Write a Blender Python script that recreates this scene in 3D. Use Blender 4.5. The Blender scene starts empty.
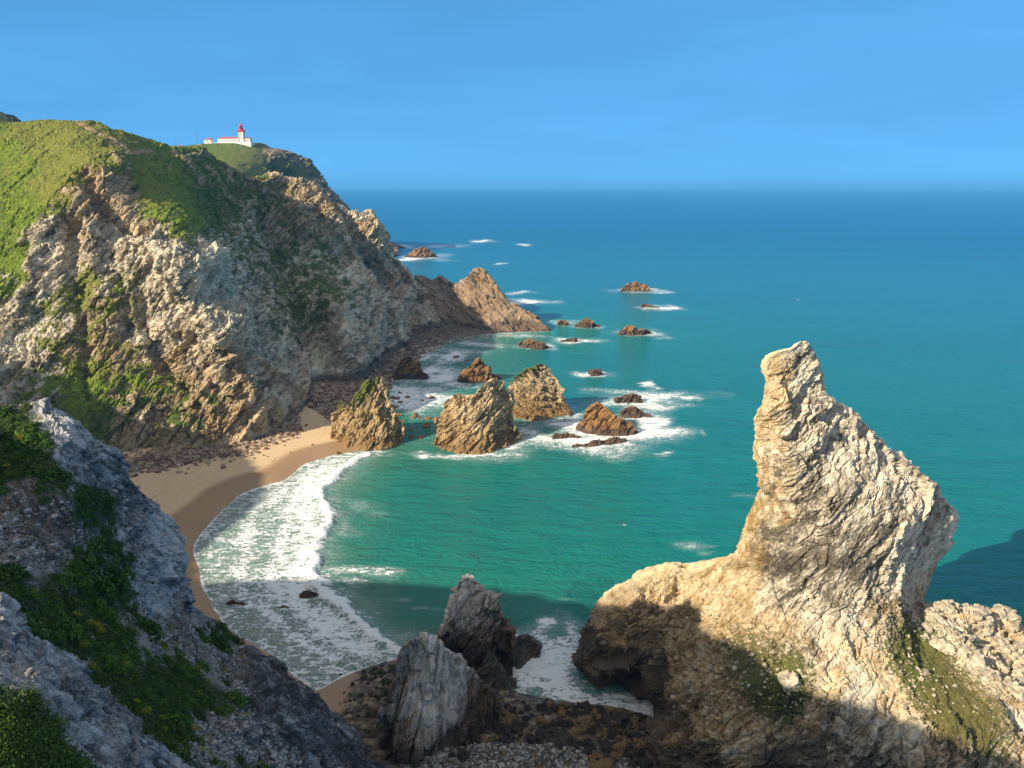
import bpy, math, random, time
import numpy as np
from mathutils import Vector
T0 = time.time()
R = math.radians
SC = bpy.context.scene
COL = SC.collection

# ------------------------------------------------------------------ camera, light, exposure
FPX, PITCH, CAMZ = 769.0, R(14.48), 90.0
HAZE = .00008
SUN_A, SUN_E = R(33), R(29)                     # the light travels towards (cos A, sin A), sun E above the horizon
cam = bpy.data.cameras.new('camera'); camo = bpy.data.objects.new('camera', cam); COL.objects.link(camo)
cam.sensor_width = 36; cam.lens = FPX / 1024 * 36; cam.clip_start = .5; cam.clip_end = 250000
camo.location = (0, 0, CAMZ); camo.rotation_euler = (R(90) - PITCH, 0, 0)
SC.camera = camo
W = bpy.data.worlds.new('World'); SC.world = W; W.use_nodes = True
nt = W.node_tree; bg = nt.nodes['Background']
sky = nt.nodes.new('ShaderNodeTexSky'); sky.sky_type = 'NISHITA'; sky.sun_disc = False
sky.sun_elevation = SUN_E; sky.sun_rotation = math.radians(270) - SUN_A; sky.altitude = 0
sky.air_density = .3; sky.dust_density = 0; sky.ozone_density = 6
gm = nt.nodes.new('ShaderNodeGamma'); gm.inputs[1].default_value = .2                 # an evenly blue sky, hardly paler at the horizon
tint = nt.nodes.new('ShaderNodeMix'); tint.data_type = 'RGBA'; tint.blend_type = 'MULTIPLY'; tint.inputs[0].default_value = 1
tint.inputs[7].default_value = (.66, 2.08, 3.6, 1)
wsm = nt.nodes.new('ShaderNodeMapping'); wsm.inputs['Scale'].default_value = (2, 2, 14); wtc = nt.nodes.new('ShaderNodeTexCoord'); nt.links.new(wtc.outputs['Generated'], wsm.inputs[0])
wno = nt.nodes.new('ShaderNodeTexNoise'); wno.inputs['Scale'].default_value = 1.3; wno.inputs['Detail'].default_value = 6; wno.inputs['Distortion'].default_value = .6; nt.links.new(wsm.outputs[0], wno.inputs['Vector'])
wmr = nt.nodes.new('ShaderNodeMapRange'); wmr.inputs[1].default_value = .3; wmr.inputs[2].default_value = .75; wmr.inputs[3].default_value = .95; wmr.inputs[4].default_value = 1.12; nt.links.new(wno.outputs['Fac'], wmr.inputs[0])
wisp = nt.nodes.new('ShaderNodeVectorMath'); wisp.operation = 'SCALE'; nt.links.new(tint.outputs[2], wisp.inputs[0]); nt.links.new(wmr.outputs[0], wisp.inputs['Scale'])   # faint wisps
nt.links.new(sky.outputs[0], gm.inputs[0]); nt.links.new(gm.outputs[0], tint.inputs[6]); SUNV = (-math.cos(SUN_E) * math.cos(SUN_A), -math.cos(SUN_E) * math.sin(SUN_A), math.sin(SUN_E))
def wn(kind, **kw):
    n = nt.nodes.new('ShaderNode' + kind)
    for k, v in kw.items(): setattr(n, k, v)
    return n
tcw = wn('TexCoord'); dt = wn('VectorMath', operation='DOT_PRODUCT'); dt.inputs[1].default_value = SUNV; nt.links.new(tcw.outputs['Generated'], dt.inputs[0])
def wmap(src, a, b):
    m = wn('MapRange', interpolation_type='SMOOTHSTEP'); m.inputs[1].default_value = a; m.inputs[2].default_value = b; nt.links.new(src, m.inputs[0]); return m.outputs[0]
sz = wn('SeparateXYZ'); nt.links.new(tcw.outputs['Generated'], sz.inputs[0])
mx = wn('Math', operation='MAXIMUM'); nt.links.new(wmap(dt.outputs['Value'], .2, .75), mx.inputs[0]); nt.links.new(wmap(sz.outputs[2], .3, .75), mx.inputs[1])
veil = wn('Mix', data_type='RGBA'); veil.inputs[7].default_value = (3.4, 3.4, 3.5, 1)   # white fill light added to the unseen sky overhead and round the sun
nt.links.new(mx.outputs[0], veil.inputs[0]); nt.links.new(wisp.outputs[0], veil.inputs[6]); nt.links.new(veil.outputs[2], bg.inputs[0]); bg.inputs[1].default_value = .1
sun = bpy.data.lights.new('sun', 'SUN'); suno = bpy.data.objects.new('sun', sun); COL.objects.link(suno)
sun.energy = 5.0; sun.angle = R(.5); sun.color = (1, .88, .68)
SUND = Vector((math.cos(SUN_E) * math.cos(SUN_A), math.cos(SUN_E) * math.sin(SUN_A), -math.sin(SUN_E)))
suno.rotation_euler = SUND.to_track_quat('-Z', 'Y').to_euler(); suno.location = (-100, -50, 300)
SC.view_settings.view_transform = 'Standard'; SC.view_settings.look = 'None'
SC.view_settings.exposure = 0.8; SC.view_settings.gamma = 1
SC.cycles.use_denoising = True
SC.cycles.max_bounces = 6; SC.cycles.volume_bounces = 0; SC.cycles.diffuse_bounces = 3

# ------------------------------------------------------------------ numbers: rays, noise, interpolation
rng = np.random.default_rng(7)
random.seed(7)
cp, sp = math.cos(PITCH), math.sin(PITCH)
def ray(px, py):
    px = np.asarray(px, float); py = np.asarray(py, float)
    u = (px - 512) / FPX; v = (384 - py) / FPX
    return np.stack([u + 0 * v, cp + v * sp + 0 * u, -sp + v * cp + 0 * u], -1)
def at(px, py, Y):
    r = ray(px, py); Y = np.asarray(Y, float)
    return r * (Y / r[..., 1])[..., None] + np.array([0, 0, CAMZ])
def ground(px, py, z=0.0):
    r = ray(px, py); t = (z - CAMZ) / r[..., 2]
    return r * t[..., None] + np.array([0, 0, CAMZ])
GT = rng.normal(size=(64 ** 3, 3)).astype(np.float32); GT /= np.linalg.norm(GT, axis=1)[:, None]
RT = rng.random((64 ** 3, 8)).astype(np.float32)
def hidx(i, j, k, seed):
    i = i.astype(np.int64) + seed * 131; j = j.astype(np.int64) + seed * 71; k = k.astype(np.int64) + seed * 29
    return ((i * 73856093) ^ (j * 19349663) ^ (k * 83492791)) & (64 ** 3 - 1)
def perlin(p, seed=0):
    p = np.asarray(p, np.float32); i = np.floor(p); f = p - i
    w = f * f * f * (f * (f * 6 - 15) + 10); out = 0
    for dx in (0, 1):
        wx = w[..., 0] if dx else 1 - w[..., 0]
        for dy in (0, 1):
            wy = w[..., 1] if dy else 1 - w[..., 1]
            for dz in (0, 1):
                wz = w[..., 2] if dz else 1 - w[..., 2]
                g = GT[hidx(i[..., 0] + dx, i[..., 1] + dy, i[..., 2] + dz, seed)]
                out = out + wx * wy * wz * (g[..., 0] * (f[..., 0] - dx) + g[..., 1] * (f[..., 1] - dy) + g[..., 2] * (f[..., 2] - dz))
    return out * 1.5
def fbm(p, octs=4, seed=0, gain=.5):
    a, s, o = 1, 1, 0
    for k in range(octs):
        o = o + a * perlin(p * s, seed + k); a *= gain; s *= 2.03
    return o
def ridged(p, octs=4, seed=0):
    a, s, o = 1, 1, 0
    for k in range(octs):
        o = o + a * (1 - 2 * np.abs(perlin(p * s, seed + k))); a *= .5; s *= 2.1
    return o
def rz(*a): r = ridged(*a); return r - r.mean()
def facet(p, seed=0, tilt=1.0):
    """broken-rock noise: every cell has its own height and its own tilted plane"""
    p = np.asarray(p, np.float32); i = np.floor(p - .5)
    best = np.full(p.shape[:-1], 9e9, np.float32); h = np.zeros_like(best); cid = np.zeros_like(best)
    for dx in (0, 1):
        for dy in (0, 1):
            for dz in (0, 1):
                c = i + np.array([dx, dy, dz], np.float32)
                r = RT[hidx(c[..., 0], c[..., 1], c[..., 2], seed)]
                d = p - (c + .5 + (r[..., :3] - .5) * .85)
                d2 = (d * d).sum(-1); m = d2 < best
                hh = (r[..., 3] - .5) + tilt * ((r[..., 4] - .5) * d[..., 0] + (r[..., 5] - .5) * d[..., 1] + (r[..., 6] - .5) * d[..., 2])
                best = np.where(m, d2, best); h = np.where(m, hh, h); cid = np.where(m, r[..., 7], cid)
    return h, cid
def cracks(p, seed=0):
    """closeness to the joints between blocks: 1 on a joint, 0 away from it"""
    p = np.asarray(p, np.float32); i = np.floor(p - .5); a = np.full(p.shape[:-1], 9e9, np.float32); b = a.copy()
    for dx in (0, 1):
        for dy in (0, 1):
            for dz in (0, 1):
                c = i + np.array([dx, dy, dz], np.float32); r = RT[hidx(c[..., 0], c[..., 1], c[..., 2], seed)]
                d = ((p - (c + .5 + (r[..., :3] - .5) * .85)) ** 2).sum(-1); b = np.minimum(b, np.maximum(a, d)); a = np.minimum(a, d)
    return np.sqrt(b) - np.sqrt(a)
def joint(P, M, size, width, seed):
    q = (P @ M) / size; q = q + .12 * np.stack([perlin(q * 1.3, seed + 1), perlin(q * 1.3 + 5, seed + 2), perlin(q * 1.3 + 9, seed + 3)], -1)
    return np.exp(-(cracks(q, seed) * size / width) ** 2)
def tps(pts, vals, lam=.0):
    """thin plate spline through scattered control points"""
    pts = np.asarray(pts, float); vals = np.asarray(vals, float); n = len(pts); s = 100.0
    q = pts / s
    def U(r2): return r2 * np.log(r2 + 1e-12)
    K = U(((q[:, None] - q[None]) ** 2).sum(-1)) + lam * np.eye(n)
    Pm = np.c_[np.ones(n), q]; A = np.zeros((n + 3, n + 3)); A[:n, :n] = K; A[:n, n:] = Pm; A[n:, :n] = Pm.T
    w = np.linalg.solve(A, np.r_[vals, 0, 0, 0])
    def f(x, y):
        x = np.asarray(x, float) / s; y = np.asarray(y, float) / s; o = w[n] + w[n + 1] * x + w[n + 2] * y
        for k in range(n): o = o + w[k] * U((x - q[k, 0]) ** 2 + (y - q[k, 1]) ** 2)
        return o
    return f
def sstep(a, b, x):
    t = np.clip((x - a) / (b - a), 0, 1); return t * t * (3 - 2 * t)
def polydist(X, Y, pl):
    """distance to a polyline, and the index+fraction along it"""
    d = np.full(np.shape(X), 1e9); s = np.zeros(np.shape(X))
    for k in range(len(pl) - 1):
        a, b = np.array(pl[k][:2], float), np.array(pl[k + 1][:2], float); ab = b - a; L = (ab ** 2).sum() + 1e-9
        t = np.clip(((X - a[0]) * ab[0] + (Y - a[1]) * ab[1]) / L, 0, 1)
        e = np.hypot(X - a[0] - t * ab[0], Y - a[1] - t * ab[1]); m = e < d
        d = np.where(m, e, d); s = np.where(m, k + t, s)
    return d, s
def inside(X, Y, pg):
    r = np.zeros(np.shape(X), bool); n = len(pg)
    for k in range(n):
        x1, y1 = pg[k][:2]; x2, y2 = pg[(k + 1) % n][:2]
        if y1 == y2: continue
        c = ((y1 > Y) != (y2 > Y)) & (X < (x2 - x1) * (Y - y1) / (y2 - y1) + x1); r ^= c
    return r
def smooth_line(pl, n=6):
    """Catmull-Rom through the points"""
    p = np.asarray(pl, float); q = np.r_[[2 * p[0] - p[1]], p, [2 * p[-1] - p[-2]]]; out = []
    for k in range(1, len(q) - 2):
        for t in np.linspace(0, 1, n, endpoint=False):
            a, b, c, d = q[k - 1], q[k], q[k + 1], q[k + 2]
            out.append(.5 * (2 * b + (c - a) * t + (2 * a - 5 * b + 4 * c - d) * t * t + (3 * b - a - 3 * c + d) * t ** 3))
    out.append(p[-1]); return np.array(out)

# ------------------------------------------------------------------ objects
def tag(o, label=None, cat=None, group=None, kind=None):
    for k, v in (('label', label), ('category', cat), ('group', group), ('kind', kind)):
        if v: o[k] = v
    return o
def mesh_np(name, V, F, mat, attrs=None, smooth=False, parent=None, loc=None):
    """one mesh object from a vertex array and an (n,4) or (n,3) face array"""
    me = bpy.data.meshes.new(name); V = np.ascontiguousarray(V, np.float32).reshape(-1, 3); F = np.asarray(F, np.int32)
    if loc is not None: V = V - np.asarray(loc, np.float32)
    k = F.shape[1]
    me.vertices.add(len(V)); me.vertices.foreach_set('co', V.ravel())
    me.loops.add(F.size); me.loops.foreach_set('vertex_index', F.ravel())
    me.polygons.add(len(F)); me.polygons.foreach_set('loop_start', np.arange(0, F.size, k, dtype=np.int32))
    me.polygons.foreach_set('use_smooth', np.full(len(F), smooth))
    for n, a in (attrs or {}).items():
        me.attributes.new(n, 'FLOAT', 'POINT').data.foreach_set('value', np.ascontiguousarray(a, np.float32).ravel())
    me.update(calc_edges=True); me.validate()
    if mat: me.materials.append(mat)
    o = bpy.data.objects.new(name, me); COL.objects.link(o)
    if loc is not None: o.location = loc
    if parent: o.parent = parent
    return o
def grid_faces(nr, nc, wrap=False):
    i = np.arange(nr * nc).reshape(nr, nc)
    if wrap: i = np.c_[i, i[:, :1]]
    return np.stack([i[:-1, :-1], i[:-1, 1:], i[1:, 1:], i[1:, :-1]], -1).reshape(-1, 4)
def grid_normals(P, wrap=False, outward=None):
    if wrap:
        Q = np.concatenate([P[:, -1:], P, P[:, :1]], 1); du = (Q[:, 2:] - Q[:, :-2])
    else: du = np.gradient(P, axis=1)
    dv = np.gradient(P, axis=0); n = np.cross(du, dv); n /= np.linalg.norm(n, axis=-1, keepdims=True) + 1e-9
    if outward is None: outward = np.array([0, 0, CAMZ]) - P
    if np.median((n * outward).sum(-1)) < 0: n = -n
    return n
def blur(A, k):
    for ax in (0, 1):
        for _ in range(k):
            pad = [(0, 0)] * A.ndim; pad[ax] = (1, 1); B = np.pad(A, pad, mode='edge')
            s0 = [slice(None)] * A.ndim; s1 = list(s0); s2 = list(s0); s0[ax] = slice(0, -2); s1[ax] = slice(1, -1); s2[ax] = slice(2, None)
            A = .25 * B[tuple(s0)] + .5 * B[tuple(s1)] + .25 * B[tuple(s2)]
    return A
def bedding(dip=R(38), strike=0.0, flat=(1.0, 1.0, .38)):
    """matrix into a frame whose third axis crosses the beds; cells come out as slabs"""
    a = np.array([math.cos(dip) * math.cos(strike), math.cos(dip) * math.sin(strike), math.sin(dip)])
    b = np.array([-math.sin(strike), math.cos(strike), 0]); c = np.cross(a, b)
    return np.stack([a / flat[0], b / flat[1], c / flat[2]], 1)
def strata(P, M, thick, amp, seed, bend=30.0):
    """beds that stand out or sit back by different amounts, running on across the whole face, broken here and there by joints"""
    n = np.linalg.inv(M)[2]; n = n / np.linalg.norm(n); d = np.zeros(P.shape[:-1]); tone = np.zeros(P.shape[:-1])
    for k, (t, a) in enumerate(zip(thick, amp)):
        c = (P @ n) / t + .8 * perlin(P / bend, seed + 300 + k) * bend / t * .12 + 60; h, _ = facet((P @ M) / (t * 4.5), seed + 310 + k, 0)
        c = c + .9 * h; i = np.floor(c); f = c - i; z = 0 * i
        r0 = RT[hidx(i, z, z, seed + k)][..., 3] - .5; t0 = RT[hidx(i, z, z, seed + k)][..., 4] - .5; lat = np.clip(.5 + 1.4 * perlin(P / (t * 5) + i[..., None] * 3.7, seed + 320 + k), .1, 1.4)
        d += a * lat * (r0 + .9 * (f - .5) * t0); tone += (.3 if k == 0 else .6) * t0
    return d, tone
def rockify(P, N, sizes, amps, M, seed=0, mask=1.0, warp=.13, beds=None):
    """move points along their normals by broken-rock noise; returns the points and a per-block shade"""
    d = np.zeros(P.shape[:-1]); tone = np.zeros(P.shape[:-1]); md = np.clip(.6 + 1.3 * perlin(P / (sizes[0] * 1.5), seed + 400), .12, 1.5)
    for k, (s, a) in enumerate(zip(sizes, amps)):
        q = (P @ M) / s
        q = q + warp * np.stack([perlin(q * .9, seed + 50 + k), perlin(q * .9 + 7.7, seed + 51 + k), perlin(q * .9 + 3.1, seed + 52 + k)], -1)
        h, c = facet(q, seed + 3 * k, 1.3); d += a * h * (md if k else 1); tone += (c - .5) * (.8 if k else .5)
    if beds:
        e, tn = strata(P, M, beds[0], beds[1], seed + 7); d += e; tone += tn
    return P + N * (d * mask)[..., None], tone
def columns(top, base, D, nu, nv, back=None, vpow=1.0, foot=1.5):
    """a slope seen as columns: foot line, crest line and distance are known; it is closed off behind the crest"""
    top = smooth_line(top, 8); L = np.r_[0, np.cumsum(np.hypot(*np.diff(top, axis=0).T))]
    s = np.linspace(0, L[-1], nu); px = np.interp(s, L, top[:, 0]); ty = np.interp(s, L, top[:, 1])
    b = smooth_line(base, 8); by = np.maximum(np.interp(px, b[:, 0], b[:, 1]), ty)
    v = np.linspace(0, 1, nv)[:, None] ** vpow
    PX = np.repeat(px[None], nv, 0); PY = by + (ty - by) * v
    P = at(PX, PY, D(PX, PY, v, by, ty))
    low = P[:1] - np.array([0, 0, foot]); tp = P[-1]
    nb = back['n']; k = (np.arange(1, nb + 1) / nb)[:, None]
    hd = tp[:, :2] / np.linalg.norm(tp[:, :2], axis=1, keepdims=True)
    zmin = back.get('z', -2.0); hgt = np.maximum(tp[:, 2] - zmin, .1)
    dist = back['k'] * hgt + back.get('d', 0)
    B = np.empty((nb, nu, 3)); B[..., :2] = tp[None, :, :2] + hd[None] * (dist * k)[..., None]
    B[..., 2] = tp[None, :, 2] - hgt * k ** back.get('p', 1.6)
    G = np.concatenate([low, P, B], 0)
    PXg = np.concatenate([PX[:1], PX, np.repeat(PX[-1:], nb, 0)], 0); PYg = np.concatenate([PY[:1] + 3, PY, np.repeat(PY[-1:], nb, 0)], 0)
    return G, PXg, PYg, nv + 1

# ------------------------------------------------------------------ materials
class NT:
    def __init__(s, name):
        s.m = bpy.data.materials.new(name); s.m.use_nodes = True; s.t = s.m.node_tree; s.n = s.t.nodes; s.b = s.n['Principled BSDF']
        s.co = s.n.new('ShaderNodeTexCoord').outputs['Object']
    def put(s, v, sock):
        if hasattr(v, 'is_linked') or hasattr(v, 'links'): s.t.links.new(v, sock)
        elif isinstance(v, (tuple, list)) and len(v) == 3 and sock.type == 'RGBA': sock.default_value = (*v, 1)
        else: sock.default_value = v
    def attr(s, n):
        a = s.n.new('ShaderNodeAttribute'); a.attribute_name = n; return a.outputs['Fac']
    def math(s, op, a, b=0.0, c=0.0, clamp=False):
        m = s.n.new('ShaderNodeMath'); m.operation = op; m.use_clamp = clamp
        for v, i in ((a, 0), (b, 1), (c, 2)): s.put(v, m.inputs[i])
        return m.outputs[0]
    def mapp(s, scale=(1, 1, 1), rot=(0, 0, 0), loc=(0, 0, 0), co=None):
        m = s.n.new('ShaderNodeMapping'); s.put(co or s.co, m.inputs[0]); m.inputs['Scale'].default_value = scale
        m.inputs['Rotation'].default_value = rot; m.inputs['Location'].default_value = loc; return m.outputs[0]
    def noise(s, scale, detail=6, rough=.6, dist=0.0, co=None, out='Fac'):
        m = s.n.new('ShaderNodeTexNoise'); s.put(co or s.co, m.inputs['Vector']); m.inputs['Scale'].default_value = scale
        m.inputs['Detail'].default_value = detail; m.inputs['Roughness'].default_value = rough; m.inputs['Distortion'].default_value = dist
        return m.outputs[out]
    def voro(s, scale, feat='F1', out='Distance', co=None, rand=1.0):
        m = s.n.new('ShaderNodeTexVoronoi'); m.feature = feat; s.put(co or s.co, m.inputs['Vector']); m.inputs['Scale'].default_value = scale
        m.inputs['Randomness'].default_value = rand; return m.outputs[out]
    def map01(s, v, a, b, lo=0.0, hi=1.0, smooth=True):
        m = s.n.new('ShaderNodeMapRange'); m.interpolation_type = 'SMOOTHSTEP' if smooth else 'LINEAR'; s.put(v, m.inputs[0])
        for i, x in ((1, a), (2, b), (3, lo), (4, hi)): s.put(x, m.inputs[i])
        return m.outputs[0]
    def mix(s, f, a, b, mode='MIX'):
        m = s.n.new('ShaderNodeMix'); m.data_type = 'RGBA'; m.blend_type = mode
        s.put(f, m.inputs[0]); s.put(a, m.inputs[6]); s.put(b, m.inputs[7]); return m.outputs[2]
    def ramp(s, f, stops):
        m = s.n.new('ShaderNodeValToRGB'); s.put(f, m.inputs[0]); e = m.color_ramp.elements
        while len(e) < len(stops): e.new(.5)
        for k, (p, c) in enumerate(stops): e[k].position = p; e[k].color = (*c, 1)
        return m.outputs[0]
    def bump(s, h, strength=.5, dist=1.0, nrm=None):
        m = s.n.new('ShaderNodeBump'); s.put(h, m.inputs['Height']); m.inputs['Strength'].default_value = strength; m.inputs['Distance'].default_value = dist
        if nrm is not None: s.put(nrm, m.inputs['Normal'])
        return m.outputs[0]
    def done(s, col, rough=.9, nrm=None, spec=.3):
        s.put(col, s.b.inputs['Base Color']); s.put(rough, s.b.inputs['Roughness']); s.put(spec, s.b.inputs['Specular IOR Level'])
        if nrm is not None: s.put(nrm, s.b.inputs['Normal'])
        return s.m
def plain(name, col, rough=.7, vary=.25, scale=6.0):
    t = NT(name); c = t.mix(t.noise(scale, 4), tuple(x * (1 - vary) for x in col), tuple(min(1, x * (1 + vary)) for x in col))
    return t.done(c, rough)
GREENS = dict(dark=(.035, .06, .014), mid=(.15, .21, .02), light=(.31, .36, .034), dry=(.27, .21, .06))
def rock_mat(name, dark=(.13, .115, .09), mid=(.33, .285, .22), pale=(.54, .48, .38), ochre=(.44, .27, .10), wetc=(.06, .045, .03),
             k=1.0, ochre_amt=.35, veg=None, bump=.6, tilt=R(38), tone_amt=.5, blue=None, veg_k=1.0):
    """k: cycles per metre of the main grain"""
    t = NT(name)
    beds = t.mapp(scale=(k * .35, k * .5, k * 1.3), rot=(0, -tilt, 0))
    b0 = t.mapp(rot=(0, tilt, 0)); beds = t.mapp(scale=(k * .3, k * .5, k * 1.25), co=b0)
    n1 = t.noise(1.0, 8, .68, .6, co=beds); n2 = t.noise(k * .16, 5, .6); n3 = t.noise(k * 3.2, 5, .7)
    f = t.math('ADD', t.math('MULTIPLY', n1, .62), t.math('MULTIPLY', n3, .38))
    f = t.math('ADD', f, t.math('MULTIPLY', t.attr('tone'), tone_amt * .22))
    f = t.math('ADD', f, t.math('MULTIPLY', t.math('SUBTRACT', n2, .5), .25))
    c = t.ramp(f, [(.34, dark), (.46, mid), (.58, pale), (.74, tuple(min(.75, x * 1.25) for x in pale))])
    oc = t.map01(t.math('ADD', t.noise(k * .12, 4, .65, .4, co=t.mapp(loc=(31, 7, 5))), t.math('MULTIPLY', t.attr('ochre'), .5)), .52, .75, 0, 1)
    c = t.mix(t.math('MULTIPLY', oc, ochre_amt, clamp=True), c, t.mix(n3, ochre, tuple(x * .55 for x in ochre)))
    if blue:
        c = t.mix(t.map01(t.noise(k * .1, 3, .5, co=t.mapp(loc=(3, 70, 9))), .42, .62, 0, .8), c, t.mix(f, tuple(x * .5 for x in blue), tuple(x * 1.3 for x in blue)))
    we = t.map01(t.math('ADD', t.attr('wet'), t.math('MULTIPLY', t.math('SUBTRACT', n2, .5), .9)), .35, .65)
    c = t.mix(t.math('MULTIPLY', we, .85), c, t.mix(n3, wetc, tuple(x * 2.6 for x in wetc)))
    h = t.math('ADD', t.math('MULTIPLY', n1, 1.0), t.math('MULTIPLY', n3, .45))
    h = t.math('SUBTRACT', h, t.math('MULTIPLY', t.math('ABSOLUTE', t.math('SUBTRACT', t.noise(1.6, 5, .6, 1.0, co=beds), .5)), -1.1))
    rough = t.map01(we, 0, 1, .92, .55)
    if veg:
        g = veg if isinstance(veg, dict) else GREENS
        vn = t.noise(veg_k * .9, 7, .7, .3); vs = t.noise(veg_k * .12, 4, .6); vf = t.noise(veg_k * 3.5, 4, .7)
        vm = t.math('ADD', t.attr('veg'), t.math('ADD', t.math('MULTIPLY', t.math('SUBTRACT', vn, .5), 1.1), t.math('MULTIPLY', t.math('SUBTRACT', vf, .5), .8)))
        vm = t.map01(vm, .44, .58)
        gc = t.ramp(t.math('ADD', t.math('MULTIPLY', vn, .7), t.math('MULTIPLY', vf, .3)), [(.34, g['dark']), (.5, g['mid']), (.66, g['light'])])
        gc = t.mix(t.map01(t.math('ADD', vs, t.math('MULTIPLY', t.attr('dry'), .4)), .48, .68, 0, .8), gc, t.mix(vf, g['dry'], g['mid']))
        gc = t.mix(t.map01(t.math('ADD', t.attr('dry'), t.math('MULTIPLY', t.math('SUBTRACT', vs, .5), .8)), -.25, -.75, 0, .5), gc, t.mix(vf, (.025, .045, .016), (.08, .10, .035)))  # negative 'dry' mixes in darker green, painting shade on the headland's right slope
        gc = t.mix(t.map01(t.noise(veg_k * .42, 5, .75, .4, co=t.mapp(loc=(17, 3, 8))), .56, .66, 0, .65), gc, t.mix(vf, (.02, .04, .012), (.06, .10, .02)))
        c = t.mix(vm, c, gc)
        h = t.math('ADD', h, t.math('MULTIPLY', t.math('MULTIPLY', t.math('ADD', vn, vf), 1.2), vm))
        c = t.mix(t.attr('path'), c, t.mix(vf, (.34, .22, .12), (.46, .33, .2)))
    return t.done(c, rough, t.bump(h, bump, .8 / k), .25)

# ------------------------------------------------------------------ coast line (where the sea meets the land), in metres
shore_px = [(760, 760), (690, 735), (640, 714), (600, 706), (560, 702), (510, 690), (470, 676), (412, 660), (385, 662), (345, 676), (318, 690), (300, 681), (262, 652),
            (232, 632), (214, 612), (205, 592), (198, 572), (194, 545), (213, 520), (236, 498), (262, 486), (284, 480), (305, 464), (330, 456), (352, 452), (378, 446), (386, 430),
            (384, 412), (385, 396), (392, 378), (414, 358), (445, 342), (490, 334), (545, 331)]
shore = smooth_line([ground(x, y)[:2] for x, y in shore_px], 6)
land_poly = np.r_[shore, [(8, 505), (-14, 528), (-60, 570), (-120, 700), (-600, 700), (-600, -50), (150, -50), (150, 60)]]
def land_sd(X, Y):
    d, s = polydist(X, Y, shore); return np.where(inside(X, Y, land_poly), d, -d), s

# ------------------------------------------------------------------ sea
FOAM = []          # (x, y, rx, ry, angle, strength) patches of broken water, filled in below and by the rocks
def foam(px, py, rx, ry, s=1.0, ang=0.0):
    g = ground(px, py); FOAM.append((g[0], g[1], rx, ry, ang, s))
def foam_px(px, py, hw, hh, s=1.0, ang=0.0):
    g = ground(px, py); a = ground(px + hw, py); b = ground(px, py - hh); FOAM.append((g[0], g[1], abs(a[0] - g[0]), abs(b[1] - g[1]), ang, s))
for q in [(600, 432, 60, 12, .75), (555, 440, 45, 9, .7), (650, 420, 26, 10, .85), (655, 396, 52, 6, .8), (625, 402, 40, 5, .7), (590, 445, 60, 5, .6), (540, 436, 30, 6, .6), (640, 436, 26, 6, .8),
          (594, 374, 20, 3, .85), (636, 290, 30, 2.6, .75), (660, 308, 24, 2.4, .95), (640, 333, 28, 3.5, .8), (574, 341, 22, 3, .75), (560, 322, 22, 2.5, .6), (538, 346, 20, 3, .65),
          (520, 302, 28, 3, .9), (515, 293, 14, 2, .7), (420, 258, 30, 3.5, .9), (450, 246, 26, 2, .6), (482, 241, 12, 1.5, .95), (526, 245, 8, 1, .9), (500, 264, 9, 1, .9), (405, 246, 22, 2, .6),
          (398, 395, 24, 12, .76), (432, 375, 34, 12, .8), (455, 355, 30, 8, .82), (480, 343, 26, 4, .7), (520, 336, 28, 3, .65), (412, 358, 14, 8, .7), (440, 398, 40, 12, .74), (460, 385, 20, 6, .7), (410, 405, 22, 9, .7), (425, 372, 22, 6, .8),
          (380, 444, 12, 4, .9), (372, 452, 16, 4, .7), (470, 455, 50, 3.5, .8), (510, 447, 16, 3.5, .7), (425, 456, 7, 2.5, .9), (575, 420, 16, 8, .6),
          (548, 660, 40, 30, .68), (545, 678, 30, 16, .84), (520, 664, 24, 22, .78), (590, 694, 40, 16, .8), (570, 640, 30, 26, .6), (500, 650, 30, 20, .6), (634, 706, 30, 16, .95), (560, 690, 30, 10, .8), (545, 621, 9, 5, 1.0), (546, 626, 6, 3, .7), (570, 600, 12, 3, .35), (580, 640, 20, 20, .42),
          (420, 608, 14, 2, .5), (402, 600, 12, 3, .5), (350, 578, 40, 8, .55), (385, 572, 30, 4, .5), (340, 530, 30, 12, .45), (360, 505, 30, 12, .42), (375, 640, 40, 12, .6), (440, 612, 22, 4, .35),
          (700, 546, 14, 3, .55), (706, 553, 10, 2, .5), (700, 432, 5, 3, .55), (668, 452, 5, 1.5, .8), (660, 455, 10, 2, .5), (688, 398, 14, 2, .8), (742, 495, 22, 2, .36), (624, 525, 3, 1.2, .6), (799, 300, 2, .6, .9),
          (530, 420, 16, 6, .55), (600, 390, 20, 3, .5), (690, 546, 20, 5, .4), (647, 384, 5, 3, 1.0), (655, 388, 6, 2, .8), (660, 430, 18, 5, .75), (616, 455, 40, 4, .5), (655, 406, 36, 4, .75)]:
    foam_px(*q)
breaker = smooth_line([ground(x, y)[:2] for x, y in [(368, 452), (352, 462), (336, 476), (323, 487), (321, 500), (327, 514), (322, 532), (313, 552), (310, 572), (318, 588), (338, 604), (356, 622), (378, 640), (408, 654)]], 6)
breaker_b = smooth_line([ground(x, y)[:2] for x, y in [(312, 574), (345, 570), (388, 572)]], 6)
swash_poly = np.r_[[ground(x, y)[:2] for x, y in [(352, 452), (330, 456), (305, 464), (284, 480), (262, 486), (236, 498), (213, 520), (194, 545), (198, 572), (205, 592), (214, 612), (232, 632), (262, 652), (300, 681), (318, 690), (345, 676), (385, 662), (408, 656)]], breaker[::-1]]

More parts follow.
